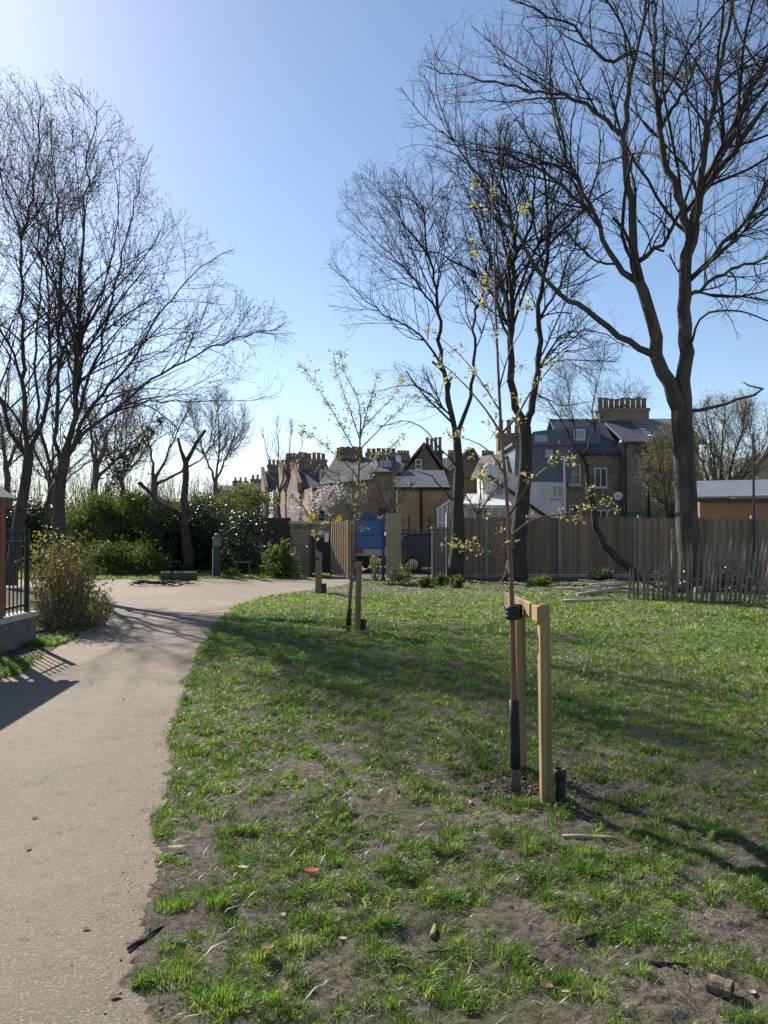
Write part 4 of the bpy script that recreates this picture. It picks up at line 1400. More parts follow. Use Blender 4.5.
# ------------------------------------------------------------------ young staked trees
def young_tree(Y, main, radii, branches, label, guard=None, leaves=True, leaf=.045, seed=1, top_fuzz=True, group='young trees tied to stakes'):
    rng = np.random.default_rng(seed)
    pts = [P(u, v, Y) for u, v in main]
    base = Vector((pts[0].x, pts[0].y, 0))
    pts[0] = base
    root = thing('young_tree', label, 'tree', base, group)
    c = catmull(pts, .12)
    rr = [radii[0] + (radii[1] - radii[0]) * (i / (len(c) - 1)) ** .8 for i in range(len(c))]
    rr[0] *= 1.25
    mb = MB().tube(c, rr, 10, .04)
    part('trunk', mb, MT['bark_young'], root, True, tuple(base))
    spots = []
    P0, P1, R0, R1 = [], [], [], []
    for br in branches:
        px, r0, dy, fuzz = br
        bp = [P(u, v, Y + dy * i / (len(px) - 1)) for i, (u, v) in enumerate(px)]
        a = min(c, key=lambda q: (q - bp[0]).length)
        bp[0] = a
        bc = catmull(bp, .09)
        mb = MB().tube(bc, [r0 * (1 - .75 * i / (len(bc) - 1)) for i in range(len(bc))], 6, .06)
        part('branch', mb, MT['bark_young'], root, True, tuple(base))
        L = len(bc)
        for i in range(1, L):
            t = i / (L - 1)
            if rng.random() < fuzz * (.25 + .75 * t):
                spots.append(np.array(bc[i]) + rng.normal(size=3) * .01)
            if rng.random() < .35 * fuzz:
                s0 = np.array(bc[i])
                d = np.array((bc[i] - bc[i - 1]).normalized())
                s1 = s0 + unit((d + .8 * rng.normal(size=3) + np.array([0, 0, .3]))[None])[0] * rng.uniform(.06, .22)
                P0.append(s0), P1.append(s1), R0.append(.0028), R1.append(.0015)
                spots.append(s1)
        spots.append(np.array(bc[-1]))
    for i in range(int(len(c) * .45), len(c)):
        if rng.random() < .45:
            s0 = np.array(c[i])
            s1 = s0 + unit((rng.normal(size=3) + np.array([0, 0, .7]))[None])[0] * rng.uniform(.05, .2)
            P0.append(s0), P1.append(s1), R0.append(.003), R1.append(.0015)
            if rng.random() < .8:
                spots.append(s1)
    if P0:
        V, T = segs_mesh(np.array(P0), np.array(P1), np.array(R0), np.array(R1))
        link('twig_sprays', np_mesh('twig_sprays', V - np.array(base), T, MT['bark_young']), root)
    C = np.concatenate([s + rng.normal(size=(rng.integers(9, 22), 3)) * leaf * .75 for s in spots])
    V, T = leaves_mesh(C, leaf * (.5 + .8 * rng.random(len(C))), .5, .1, rng=rng)
    link('foliage', np_mesh('foliage', V - np.array(base), T, MT['leaf_spring'], np.repeat(rng.random(len(C)), 4)), root)
    if guard:
        k = [i for i, q in enumerate(c) if q.z < guard]
        mb = MB().tube([c[i] + Vector((0, 0, .0)) for i in k if c[i].z > .06], [rr[0] * .98] * len([i for i in k if c[i].z > .06]), 12)
        part('trunk_guard', mb, MT['rubber'], root, True, tuple(base))
    return root, c


young_tree(4.76, [(516, 790), (514, 700), (512, 600), (507, 500), (501.5, 434), (498, 365), (495, 290), (494, 241), (491, 178)], (.025, .003), [
    ([(512, 534), (524, 525), (538, 518), (563, 514), (588, 510), (606, 500)], .009, .25, 1),
    ([(509, 568), (497, 559), (485, 551), (470, 546), (457, 543)], .007, -.2, .5),
    ([(510, 551), (497, 538), (485, 520), (481, 495), (478, 478)], .006, .3, .3),
    ([(510, 513), (520, 498), (526, 488), (538, 474), (553, 463), (558, 456)], .007, -.35, .7),
    ([(503, 442), (516, 418), (530, 393), (551, 367), (566, 352)], .009, .3, .5),
    ([(501, 434), (486, 410), (469, 389), (452, 372), (440, 362)], .008, -.3, .5),
    ([(500, 405), (480, 380), (460, 355), (430, 330)], .006, .5, .5),
    ([(499, 380), (510, 350), (522, 330), (528, 305)], .006, -.4, .5),
    ([(506, 470), (490, 452), (470, 440), (448, 436)], .007, .35, .5),
    ([(497, 330), (486, 300), (478, 275), (474, 240)], .005, .3, .4),
    ([(495, 290), (506, 262), (512, 238), (522, 208)], .005, -.25, .4),
    ([(494, 245), (484, 225), (478, 205), (474, 182)], .004, -.2, .4),
    ([(510, 585), (490, 540), (484, 500), (483, 470)], .005, -.5, .25),
], 'tall young tree with opening yellow green leaves, tied to the pale two post stake frame', guard=.56, leaf=.028, seed=51)

young_tree(11.95, [(348, 632), (350, 600), (353, 560), (357, 505), (359, 470), (360, 440), (361, 415)], (.033, .012), [
    ([(360, 440), (350, 410), (342, 388), (334, 363)], .011, -.3, 1),
    ([(357, 455), (342, 428), (328, 404), (314, 382), (302, 366)], .011, .4, 1),
    ([(360, 436), (366, 415), (373, 392), (378, 375)], .011, .3, 1),
    ([(361, 452), (375, 434), (390, 419), (404, 406), (418, 394)], .011, -.3, 1),
    ([(357, 478), (345, 462), (334, 454), (318, 440), (302, 431)], .01, -.5, 1),
    ([(359, 470), (374, 460), (388, 450), (402, 436)], .01, .5, 1),
    ([(361, 425), (358, 400), (346, 375), (340, 352)], .009, .4, .8),
    ([(361, 430), (380, 410), (392, 398), (400, 380)], .009, .6, 1),
    ([(357, 490), (342, 482), (330, 478), (320, 470)], .008, .4, .8),
], 'bushy young tree beside the single short stake, its boughs spread in a V', guard=.45, leaf=.046, seed=52)

young_tree(19.8, [(316, 593), (316, 560), (315.5, 535), (315, 516)], (.018, .006), [
    ([(316, 545), (321, 532), (324, 522)], .006, .1, .5),
    ([(316, 540), (311, 528), (309, 520)], .006, -.1, .5),
], 'thin little sapling between two dark stakes near the gate', guard=.4, leaf=.05, seed=53)


def post(mb, x, y, z0, z1, w, tilt=(0, 0), rz=0.):
    mt = Matrix.Translation((x, y, z0)) @ Matrix.Rotation(tilt[0], 4, 'X') @ Matrix.Rotation(tilt[1], 4, 'Y') @ Matrix.Rotation(rz, 4, 'Z')
    return mb.box(-w / 2, w / 2, -w / 2, w / 2, 0, z1 - z0, mt, .004)


# the near stake frame: two square posts, a rail across, a rubber tie round the tree
pa, pb = G(546, 803), G(521.5, 772)
loc = (pa.x, pa.y, 0)
root = thing('stake_frame', 'pale wooden two post frame with a cross rail holding the tall young tree', 'tree stake', loc, 'tree stakes on the lawn')
rzf = math.atan2(pb.y - pa.y, pb.x - pa.x)
for q, top in ((pa, 1.165), (pb, 1.13)):
    part('stake', post(MB(), q.x - pa.x, q.y - pa.y, -.1, top, .062, (R(.6), R(-.5)), rzf), MT['stake'], root)
# rail runs along the camera side of the posts
dv = Vector((pb.x - pa.x, pb.y - pa.y, 0))
L = dv.length
mt = Matrix.Translation((0, 0, 1.0)) @ Matrix.Rotation(rzf, 4, 'Z') @ Matrix.Rotation(R(-1), 4, 'Y')
mb = MB().box(-.05, L + .22, .033, .062, .065, .155, mt, .003)
part('cross_rail', mb, MT['stake'], root)
tc = P(512.5, 606, 4.76)
tie = MB()
for z in (1.065, 1.09, 1.115):
    tie.lathe([(.028, -.016), (.043, -.016), (.046, 0), (.043, .016), (.028, .016)], (tc.x - pa.x, tc.y - pa.y, z), 14)
mt2 = Matrix.Translation((tc.x - pa.x + .02, tc.y - pa.y + .03, 1.05))
tie.box(-.03, .05, -.012, .05, 0, .085, mt2 @ Matrix.Rotation(rzf * .3, 4, 'Z'))
part('tree_tie', tie, MT['rubber'], root, True)

for q, st in (((357.5, 632), 562), ):
    g = G(*q)
    root = thing('stake_frame', 'single honey coloured stake with a short rail stub beside the bushy young tree', 'tree stake', (g.x, g.y, 0), 'tree stakes on the lawn')
    part('stake', post(MB(), 0, 0, -.1, 1.1, .09, (0, R(1.2))), MT['stake'], root)
    part('cross_rail', MB().box(-.12, .05, -.075, -.046, .98, 1.07, None, .003), MT['stake'], root)
    part('tree_tie', MB().lathe([(.03, -.05), (.048, -.05), (.05, 0), (.048, .05), (.03, .05)], (-.075, .02, 1.0), 12), MT['rubber'], root, True)
g = G(319, 593)
root = thing('stake_frame', 'pair of dark weathered stakes set close together round the thin sapling', 'tree stake', (g.x, g.y, 0), 'tree stakes on the lawn')
part('stake', post(MB(), -.05, 0, -.1, 1.06, .085), MT['stake_old'], root)
part('stake', post(MB(), .055, -.25, -.1, 1.02, .075), MT['stake_old'], root)
part('tree_tie', MB().box(-.1, .1, -.06, .02, .85, .9), MT['rubber'], root)


def water_tube(g, h, r, label):
    mb = MB().lathe([(r * 1.05, -.1), (r * 1.05, h * .3), (r * .9, h * .5), (r * 1.1, h * .8), (r * 1.15, h), (r * .85, h), (r * .8, h * .5)], (0, 0, 0), 14)
    single('watering_tube', mb, MT['rubber'], label, 'pipe', (g.x, g.y, 0), 'black watering tubes beside the stakes', True)


water_tube(G(560, 801), .19, .033, 'black plastic watering tube stub at the foot of the pale two post frame')
water_tube(G(363, 632), .2, .05, 'black watering tube stub beside the single honey coloured stake')
water_tube(G(324, 594), .26, .06, 'black watering tube stub beside the pair of dark stakes')

# ------------------------------------------------------------------ notice board
Y = 23.7
c0 = P(374, 582, Y)
root = thing('notice_board', 'blue notice board with a rounded crest standing on two blue posts', 'notice board', (c0.x, Y, 0))
xl, xr = P(354.5, 530, Y).x - c0.x, P(387, 530, Y).x - c0.x
zt, zb, zm = P(370, 519, Y).z, P(370, 549, Y).z, P(370, 535, Y).z
zl = P(370, 512, Y).z
for x in (xl + .02, xr - .12):
    mb = MB()
    mb.lathe([(.045, -.1), (.045, zt + .06), (.03, zt + .1), (.005, zt + .12)], (x, .03, 0), 12)
    part('post', mb, MT['blue'], root, True)
    part('base_sleeve', MB().lathe([(.07, -.02), (.07, .12), (.05, .16)], (x, .03, 0), 12), MT['blue'], root)
part('panel', MB().box(xl + .06, xr - .16, -.02, .015, zm + .015, zt - .05), MT['blue_panel'], root)
part('panel', MB().box(xl + .06, xr - .16, -.02, .015, zb + .05, zm - .015), MT['blue_panel'], root)
fr = MB()
fr.box(xl + .0, xr - .1, -.045, -.022, zt - .05, zt)
fr.box(xl + .0, xr - .1, -.045, -.022, zb, zb + .05)
fr.box(xl + .0, xr - .1, -.045, -.022, zm - .015, zm + .015)
fr.box(xl + .0, xl + .05, -.044, -.021, zb + .05, zt - .05)
fr.box(xr - .15, xr - .1, -.044, -.021, zb + .05, zt - .05)
part('frame', fr, MT['blue'], root)
xc = (P(368, 530, Y).x - c0.x)
w = .21
prof = [(xc - .4, zt), (xc + .4, zt)] + [(xc + .4 - .09 * k, zt + .02) for k in range(1, 2)] + [(xc + w * math.cos(a), zt + .04 + .17 * math.sin(a)) for a in np.linspace(0, math.pi, 12)] + [(xc - .33, zt + .02)]
part('crest', MB().prism_y(prof, -.04, .0), MT['blue'], root)

# ------------------------------------------------------------------ walls, gates, railings
FY = 25.3


def pier(px0, px1, py, Y, name, label, mat, cap=True, depth=.5, cat='pier', capmat='coping'):
    a, b = P(px0, py, Y), P(px1, py, Y)
    cx = (a.x + b.x) / 2
    h, w = a.z, (b.x - a.x)
    root = thing(name, label, cat, (cx, Y, 0))
    part('shaft', MB().box(-w / 2, w / 2, 0, depth, -.05, h - (.07 if cap else 0), None, .01), MT[mat], root)
    if cap:
        part('cap', MB().box(-w / 2 - .04, w / 2 + .04, -.04, depth + .04, h - .07, h, None, .02), MT[capmat], root)
    return root


pier(386, 401.5, 513, 26, 'brick_pier', 'yellow brick pier behind the blue notice board', 'brick_yellow', cap=False)
pier(432.5, 446, 527, 25.6, 'brick_pier', 'square flat topped pier at the end of the black railings', 'brick_grey', True, .5, 'pier', 'concrete')
pier(446.5, 458, 513, 25.9, 'stone_pier', 'taller stone gate pier next to the swollen tree trunk', 'concrete', False)
pier(292, 311, 530, 26.8, 'brick_wall', 'short piece of brown brick wall beside the metal gate', 'brick_brown', True, .35, 'wall', 'brick_brown')


def railings(name, label, p0, p1, z0, z1, n, bar=.011, tall=None, spike=True, cat='railings', rails=(.12, .1)):
    """straight run of vertical bars from p0 to p1"""
    p0, p1 = Vector(p0), Vector(p1)
    d = p1 - p0
    L = d.length
    root = thing(name, label, cat, (p0.x, p0.y, 0), None, math.atan2(d.y, d.x))
    for z in (z0 + rails[0], z1 - rails[1]):
        part('rail', MB().box(0, L, -.008, .008, z - .02, z + .02), MT['black_iron'], root)
    me = None
    for k in range(n):
        x = L * (k + .5) / n
        if me is None:
            m = MB()
            m.lathe([(bar, z0), (bar, z1), (bar * (2.0 if spike else 1), z1 + .02), (bar * .3, z1 + (.09 if spike else .02))], (0, 0, 0), 6)
            me = m.mesh('bar', MT['black_iron'])
        o = link('bar', me, root)
        o.location = (x, 0, 0)
    for x, h in (tall or []):
        part('post', MB().box(x - .03, x + .03, -.03, .03, 0, h, None, .005), MT['black_iron'], root)
    return root


a, b = P(401.5, 530, 25.8), P(432.5, 530, 25.8)
railings('railing', 'black iron railings with a solid kick panel in front of the blue car', (a.x, 25.85, 0), (b.x, 25.85, 0), .15, P(410, 531, 25.8).z, 14, .012, [(.25, P(409, 515, 25.8).z), (b.x - a.x - .12, P(429, 516, 25.8).z)])
# metal gate with its white notice
a, b = P(311, 530, 26.6), P(330.5, 530, 26.6)
gate = railings('metal_gate', 'dark metal bar gate with a small white notice fixed near its top', (a.x, 26.7, 0), (b.x, 26.7, 0), .1, P(320, 535, 26.6).z, 9, .016, [(.0, P(316, 520, 26.6).z), (b.x - a.x, P(316, 519, 26.6).z)], spike=False, cat='gate')
part('sheet', MB().box(.03, b.x - a.x - .04, .03, .036, .12, P(320, 538, 26.6).z), MT['fence_dark'], gate)
nx0 = P(324.5, 530, 26.6).x - a.x
part('notice', MB().box(nx0, nx0 + .14, -.05, -.04, P(320, 542, 26.6).z, P(320, 533, 26.6).z), MT['white'], gate)
# slatted wooden gate leaf standing ajar
a, b = P(331.5, 530, 26.3), P(349, 530, 24.9)
d = b - a
Lg = d.length
hz = P(340, 521.5, 25.5).z
root = thing('wooden_gate', 'tall slatted wooden gate leaf standing ajar between the metal gate and blue board', 'gate', (a.x, a.y, 0), None, math.atan2(d.y, d.x))
ns = 8
for k in range(ns):
    x = .02 + (Lg - .16) * k / (ns - 1)
    part('slat', MB().box(x - .055, x + .055, -.012, .012, .06, hz - .01 * (k % 2), None, .004), MT['stake_old' if k % 3 else 'fence'], root)
for z in (.35, hz - .3):
    part('rail', MB().box(0, Lg - .1, .014, .06, z - .05, z + .05), MT['fence'], root)
part('post', MB().box(Lg - .09, Lg + .03, -.06, .06, -.05, hz + .03, None, .01), MT['stake'], root)

# pale coped garden wall behind the gates
a, b = P(290, 521, 30.2), P(356, 521, 30.2)
root = thing('garden_wall', 'brown garden wall with a bright pale coping behind the gates', 'wall', ((a.x + b.x) / 2, 30.2, 0))
w = (b.x - a.x) / 2
part('wall_face', MB().box(-w, w, 0, .25, -.05, a.z - .12), MT['brick_brown'], root)
part('coping', MB().box(-w - .03, w + .03, -.06, .31, a.z - .12, a.z), MT['coping'], root)


def board_fence(name, label, px0, px1, Y, top, post_px, mat, postmat, bays=None, postw=.11):
    a, b = P(px0, top, Y), P(px1, top, Y)
    root = thing(name, label, 'fence', (a.x, Y, 0))
    xs = [a.x] + [P(u, top, Y).x for u in post_px] + [b.x]
    xs = sorted(xs)
    h = a.z
    rng = random.Random(int(px0))
    for k in range(len(xs) - 1):
        m = MB()
        x0, x1 = xs[k] - a.x + postw / 2, xs[k + 1] - a.x - postw / 2
        nb = max(2, int((x1 - x0) / .125))
        wv = (x1 - x0) / nb
        for i in range(nb):
            dz = rng.uniform(-.03, .012) + ((k * 37) % 5 - 2) * .012
            lap = .008 * (i % 2)
            m.box(x0 + i * wv, x0 + (i + 1) * wv + .012, -.012 - lap, .004 - lap, .12, h - .03 + dz)
        m.box(x0, x1, .005, .045, h - .35, h - .27)
        m.box(x0, x1, .005, .045, .4, .48)
        part('panel', m, MT[mat], root)
        part('gravel_board', MB().box(x0, x1, -.02, .01, -.03, .115), MT['concrete'], root)
    for k, x in enumerate(xs):
        if 0 < k < len(xs) - 1:
            part('post', MB().box(x - a.x - postw / 2, x - a.x + postw / 2, -.075, .05, -.1, h + .03, None, .012), MT[postmat], root)
    return root


board_fence('board_fence', 'long close boarded timber fence with concrete posts behind the bare trees', 459, 860, FY + .4, 516.5, [486, 559, 639, 752, 815], 'fence', 'concrete')
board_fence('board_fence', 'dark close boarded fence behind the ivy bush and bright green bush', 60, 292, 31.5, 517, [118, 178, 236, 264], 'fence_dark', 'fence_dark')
# thin pole
p = P(753, 433, 25.55)
single('steel_pole', MB().lathe([(.04, -.1), (.04, p.z - .03), (.045, p.z - .02), (.045, p.z), (.01, p.z + .01)], n=10), MT['grey_steel'], 'thin grey steel pole standing tall against the board fence', 'pole', (p.x, 25.55, 0), smooth=True)

# chestnut paling fence, leaning
root = thing('paling_fence', 'leaning chestnut paling fence wired round the foot of the big bare tree', 'fence', (G(640, 601).x, 17.6, 0))
bx0 = root.location.x
rng = random.Random(9)
n = 34
line = []
for k in range(n):
    t = k / (n - 1)
    px = 629 + 158 * t + rng.uniform(-1, 1)
    gp = G(px, 599.5 + 5 * t + rng.uniform(-.4, .4))
    line.append(gp)
    ht = 45 * .0229 * (.62 + .5 * min(1, t * 2.4)) * rng.uniform(.93, 1.07)
    ht = max(.72, ht) * 1.02 if t < .36 else 1.38 * rng.uniform(.9, 1.06)
    lean = (.02 + .34 * max(0, t - .3) + rng.uniform(-.045, .045)) if t > .15 else rng.uniform(-.05, .05)
    back = rng.uniform(-.05, .12)
    m = MB()
    w = rng.uniform(.028, .043)
    pts, rad = [], []
    for i in range(6):
        s = i / 5
        pts.append((gp.x - bx0 + lean * ht * s + rng.uniform(-.006, .006), gp.y - 17.6 + back * ht * s, -.06 + (ht + .06) * s))
        rad.append(w * (1.05 - .2 * s) if i < 5 else w * .3)
    m.tube(pts, rad, 5, .12)
    part('pale', m, MT['pale'], root)
for zf in (.25, .8):
    m = MB()
    pts = []
    for k, gp in enumerate(line):
        z = (zf if k > n * .35 else zf * .7) * 1.15 + .01 * math.sin(k * 1.7)
        pts.append((gp.x - bx0 + .1 * max(0, k / n - .25) * z, gp.y - 17.6 - .03 + .04 * (k % 2), z))
    m.tube(pts, .007, 5)
    part('wire', m, MT['wire'], root)
g = G(675, 601)
single('fence_stake', MB().lathe([(.045, -.1), (.042, 1.5), (.03, 1.58), (.008, 1.62)], n=7), MT['driftwood'], 'tall square cut stake among the pales in front of the big trunk', 'stake', (g.x, g.y + .1, 0))

# shed beyond the fence
Y = 29
a, b = P(697, 497, Y), P(850, 497, Y)
root = thing('shed', 'timber shed with a pale grey sheet roof showing over the board fence', 'shed', (a.x, Y, 0))
w = b.x - a.x
zt = P(697, 481.5, Y + 2.2).z
part('wall', MB().box(0.1, w, 0, 2.3, -.05, a.z - .05), MT['shed_wall'], root)
rf = MB()
rf.slab((-.1, -.25, a.z), (w + .2, -.25, a.z + .12), (w + .2, 2.1, zt + .12), (-.1, 2.1, zt), .07)
part('roof', rf, MT['shed_felt'], root)
part('fascia', MB().box(-.1, w, -.2, -.16, a.z - .2, a.z - .065), MT['fence_dark'], root)

# ------------------------------------------------------------------ shelter and railing on the low wall
root = thing('timber_shelter', 'small open timber shelter with a pitched felt roof at the path edge', 'shelter', (-5.45, 10.1, 0))
def rel(x, y, z=0):
    return (x + 5.25, y - 10.1, z)
for x, y in ((-5.0, 10.08), (-4.82, 8.2), (-5.75, 10.08), (-5.65, 8.2)):
    q = rel(x, y)
    part('post', MB().box(q[0] + .1, q[0] + .21, q[1] - .055, q[1] + .055, -.05, 2.0, None, .006), MT['terra'], root)
rf = MB()
zr = 2.44
rf.slab(rel(-4.58, 7.7, 2.03), rel(-4.80, 10.5, 2.03), rel(-5.42, 10.45, zr), rel(-5.2, 7.65, zr), .05)
rf.slab(rel(-6.0, 10.5, 2.03), rel(-5.85, 7.65, 2.03), rel(-5.205, 7.65, zr), rel(-5.425, 10.45, zr), .05)
part('roof', rf, MT['felt'], root)
be = MB()
be.slab(rel(-4.63, 7.78, 1.985), rel(-4.85, 10.42, 1.985), rel(-4.93, 10.42, 1.985), rel(-4.71, 7.78, 1.985), .09)
part('eaves_beam', be, MT['terra'], root)
part('gable_board', MB().prism_y([rel(-5.95, 0, 1.98)[0::2], rel(-4.86, 0, 1.98)[0::2], rel(-5.41, 0, 2.36)[0::2]], .29, .32), MT['terra'], root)

m = MB().box(-5.32, -4.86, 7.2, 11.15, -.1, .4, None, .02)
lw = thing('low_wall', 'low concrete plinth wall carrying the black railings beside the verge', 'wall', (-5.1, 9.2, 0))
part('wall_body', MB().box(-.12, .12, -2.0, 1.85, -.1, .37, None, .01), MT['plinth'], lw)
part('coping', MB().box(-.14, .14, -2.02, 1.87, .372, .44, None, .012), MT['coping'], lw)
railings('wall_railing', 'black spiked iron railings on the low wall beside the golden shrub', (-5.1, 11.0, 0), (-5.0, 7.4, 0), .44, 1.55, 30, .011, [(0.0, 1.62), (1.2, 1.6), (2.4, 1.6)], rails=(.1, .12))

# ------------------------------------------------------------------ grey post, blocks, sticks
g = P(217, 577, 26)
root = thing('service_post', 'dark grey green metal service post with a square head on the far grass strip', 'post', (g.x, 26, 0))
part('column', MB().box(-.12, .12, -.1, .1, -.05, 1.05, None, .02), MT['post_green'], root)
part('edge_strip', MB().box(-.135, -.115, -.115, -.09, .02, 1.0), MT['white'], root)
part('head', MB().box(-.14, .14, -.12, .12, 1.05, 1.36, None, .03), MT['grey_steel'], root)
part('lamp_dome', MB().lathe([(.1, 1.36), (.1, 1.42), (.07, 1.47), (.02, 1.49)], n=14), MT['grey_steel'], root, True)
g = P(243, 556, 27.7)
single('bench_seat', MB().box(-.32, .32, -.15, .15, .42, .48, None, .01).box(-.26, -.2, -.1, .1, -.05, .42).box(.2, .26, -.1, .1, -.05, .42), MT['plinth'], 'small pale slab seat half hidden by the ivy bush', 'bench', (g.x, 27.75, 0))
for u0, u1, lab in ((162, 172, 'short squared mossy block at the end of the low timber edging'), (173.5, 197, 'long mossy squared log lying on the grass strip by the lopped trunk')):
    a, b = G(u0, 580), G(u1, 580)
    w = (b.x - a.x) / 2
    m = MB()
    pts = [(-w + 2 * w * i / 7, random.uniform(-.015, .015), .12) for i in range(8)]
    m.tube(pts, [.155] + [.165 + random.uniform(-.01, .01) for _ in range(6)] + [.15], 8, .05)
    single('timber_block', m, MT['mossy'], lab, 'log', ((a.x + b.x) / 2, a.y, 0), 'timber blocks on the far grass strip')


def stick(p, L, r, az, mat, name, label, cat, group=None, bend=.08, seed=0, lift=.0, fork=True):
    rng = random.Random(seed)
    d = Vector((math.cos(az), math.sin(az), 0))
    pts = []
    for i in range(6):
        t = i / 5 - .5
        pts.append(d * (L * t) + Vector((rng.uniform(-1, 1) * bend * L * .25, rng.uniform(-1, 1) * bend * L * .25, r * .8 + lift * (t + .5) + rng.uniform(0, .3) * r)))
    m = MB().tube(pts, [r * .8, r, r * .95, r * .85, r * .7, r * .4], 7, .12)
    if fork:
        b = pts[3]
        e = b + Vector((math.cos(az + .7), math.sin(az + .7), .15)) * L * .25
        m.tube([b, (b + e) / 2 + Vector((0, 0, .01)), e], [r * .5, r * .4, r * .2], 5)
    return single(name, m, mat, label, cat, p, group, True)


def on_ground(px, py):
    g = G(px, py)
    g.z = float(ground_z([g.x], [g.y])[0])
    return g


# heap of pale sticks near the fence
rng = random.Random(4)
SH = 'pale stick in the heap of pale sticks before the board fence'
for k in range(20):
    g = G(590 + rng.gauss(0, 16), 592 + rng.gauss(0, 3.2))
    g.z = rng.uniform(0, .1)
    stick(g, rng.uniform(.6, 1.6), rng.uniform(.02, .045), rng.uniform(-.5, .5) + (math.pi if rng.random() < .5 else 0), MT['deadwood'], 'pale_stick', SH, 'stick', 'heap of pale sticks', .12, k, rng.uniform(-.05, .12))
g = on_ground(590, 840)
stick(g, .27, .011, R(-6), MT['deadwood'], 'pale_stick', 'straight pale stick lying on the lawn just past the pale two post frame', 'stick', None, .06, 31, fork=False)
g = on_ground(586, 676)
stick(g, .3, .018, R(60), MT['driftwood'], 'broken_branch', 'short broken branch standing up from the grass behind the pale frame', 'branch', None, .15, 32, .14)
g = on_ground(146, 940)
stick(g, .2, .008, R(65), MT['bark'], 'fallen_twig', 'dark forked twig lying on the very edge of the gravel path', 'twig', None, .15, 33)
g = on_ground(100, 1018)
stick(g, .1, .005, R(20), MT['bark'], 'fallen_twig', 'tiny dark twig lying alone on the gravel path', 'twig', None, .15, 34)
g = on_ground(186, 950)
stick(g, .14, .006, R(-20), MT['bark'], 'fallen_twig', 'dark twig in the bare soil above the two bright grass tufts', 'twig', None, .15, 35)
g = on_ground(606, 935)
stick(g, .3, .006, R(28), MT['bark'], 'fallen_twig', 'long thin dark twig lying across the bare soil of the lawn', 'twig', None, .12, 36)
g = on_ground(660, 970)
stick(g, .16, .008, R(-8), MT['bark'], 'fallen_twig', 'stubby dark twig on the soil above the sawn log piece', 'twig', None, .12, 37, fork=False)
g = on_ground(460, 948)
stick(g, .26, .005, R(8), MT['bark'], 'fallen_twig', 'slim straight dark twig on the soil midway along the lawn front', 'twig', None, .1, 38, fork=False)
g = on_ground(434, 928)
stick(g, .09, .014, R(80), MT['driftwood'], 'bark_piece', 'thick short piece of brown bark standing in a grass clump', 'bark', None, .1, 39, fork=False)
g = on_ground(366, 908)
stick(g, .11, .006, R(100), MT['deadwood'], 'fallen_twig', 'pale bleached twig lying on the bare soil', 'twig', None, .1, 40, fork=False)
# sawn log piece; a black disc paints the shade inside its hollow end
g = on_ground(720, 996)
root = thing('log_piece', 'short sawn log piece with a dark hollow end lying on the lawn', 'log', (g.x, g.y, g.z))
m = MB().lathe([(.022, -.04), (.03, -.038), (.032, -.01), (.029, .02), (.031, .04), (.021, .041), (.019, .02)], (0, 0, .024), 11, 'x')
o = part('log_body', m, MT['log'], root)
o.rotation_euler = (0, 0, R(-38))
o = part('hollow_shade', MB().lathe([(.018, .0), (.018, .004)], (.022, 0, .024), 11, 'x'), MT['rubber'], root)
o.rotation_euler = (0, 0, R(-38))
# brush heap at the path side
g = G(160, 586)
m = MB()
for k in range(26):
    az = rng.uniform(0, 6.28)
    c = Vector((rng.gauss(0, .35), rng.gauss(0, .15), rng.uniform(.02, .14)))
    d = Vector((math.cos(az), math.sin(az) * .6, rng.uniform(-.15, .2))) * rng.uniform(.15, .4)
    m.tube([c - d, c + Vector((0, 0, .03)), c + d], [.02, .018, .008], 5)
single('brush_heap', m, MT['bark'], 'heap of dark cut branches at the path side below the leafy shrub', 'brush', (g.x, g.y, 0))


def leaf(px, py, L, w, az, mat, label, curl=.3, group=None):
    g = on_ground(px, py)
    m = MB()
    vs, fs = [], []
    for i in range(7):
        t = i / 6
        hw = w / 2 * math.sin(math.pi * min(.97, max(.04, t ** .8)))
        z = .003 + curl * L * (t - .5) ** 2
        for sgn in (-1, 0, 1):
            vs.append(((t - .5) * L, sgn * hw, z + abs(sgn) * hw * .45))
    for i in range(6):
        for j in range(2):
            a = i * 3 + j
            fs.append((a, a + 3, a + 4, a + 1))
    vs += [(x, y, z - .0012) for x, y, z in vs]
    fs += [tuple(q + 21 for q in reversed(f)) for f in fs]
    m.add(vs, fs)
    g.z = max(g.z, .004) + (0 if group else .018)
    return single('fallen_leaf', m, mat, label, 'leaf', g, group, True, az)


leaf(312, 877, .075, .055, R(10), MT['orange_leaf'], 'bright orange fallen leaf on the bare soil', .5)
leaf(177, 853, .085, .035, R(15), MT['pale_leaf'], 'whitish fallen leaf close to the path edge', .3)
leaf(243, 873, .05, .03, R(-10), MT['pale_leaf'], 'pale leaf between the whitish leaf and the orange leaf', .3)
leaf(268, 955, .06, .05, R(50), MT['dead_leaf'], 'curled reddish brown leaf among the lower grass clumps', .7)
leaf(762, 826, .06, .035, R(30), MT['orange_leaf'], 'light orange leaf in the grass beside the long shadow', .4)
rng = random.Random(21)
for k in range(9):
    v = rng.uniform(640, 1000)
    leaf(rng.uniform(20, 150 if v > 760 else 170), v, rng.uniform(.025, .045), rng.uniform(.015, .028), rng.uniform(0, 6.28), MT['dead_leaf'], 'small dry brown leaf lying on the gravel path', rng.uniform(.2, .7), 'small dry leaves on the gravel path')
rng = random.Random(12)
for k in range(26):
    u, v = rng.uniform(190, 760), rng.uniform(690, 1015)
    leaf(u, v, rng.uniform(.025, .055), rng.uniform(.018, .034), rng.uniform(0, 6.28), MT['pale_leaf' if rng.random() < .45 else 'dead_leaf'], 'small dry leaf scattered on the lawn', rng.uniform(.2, .7), 'small dry leaves scattered on the lawn')


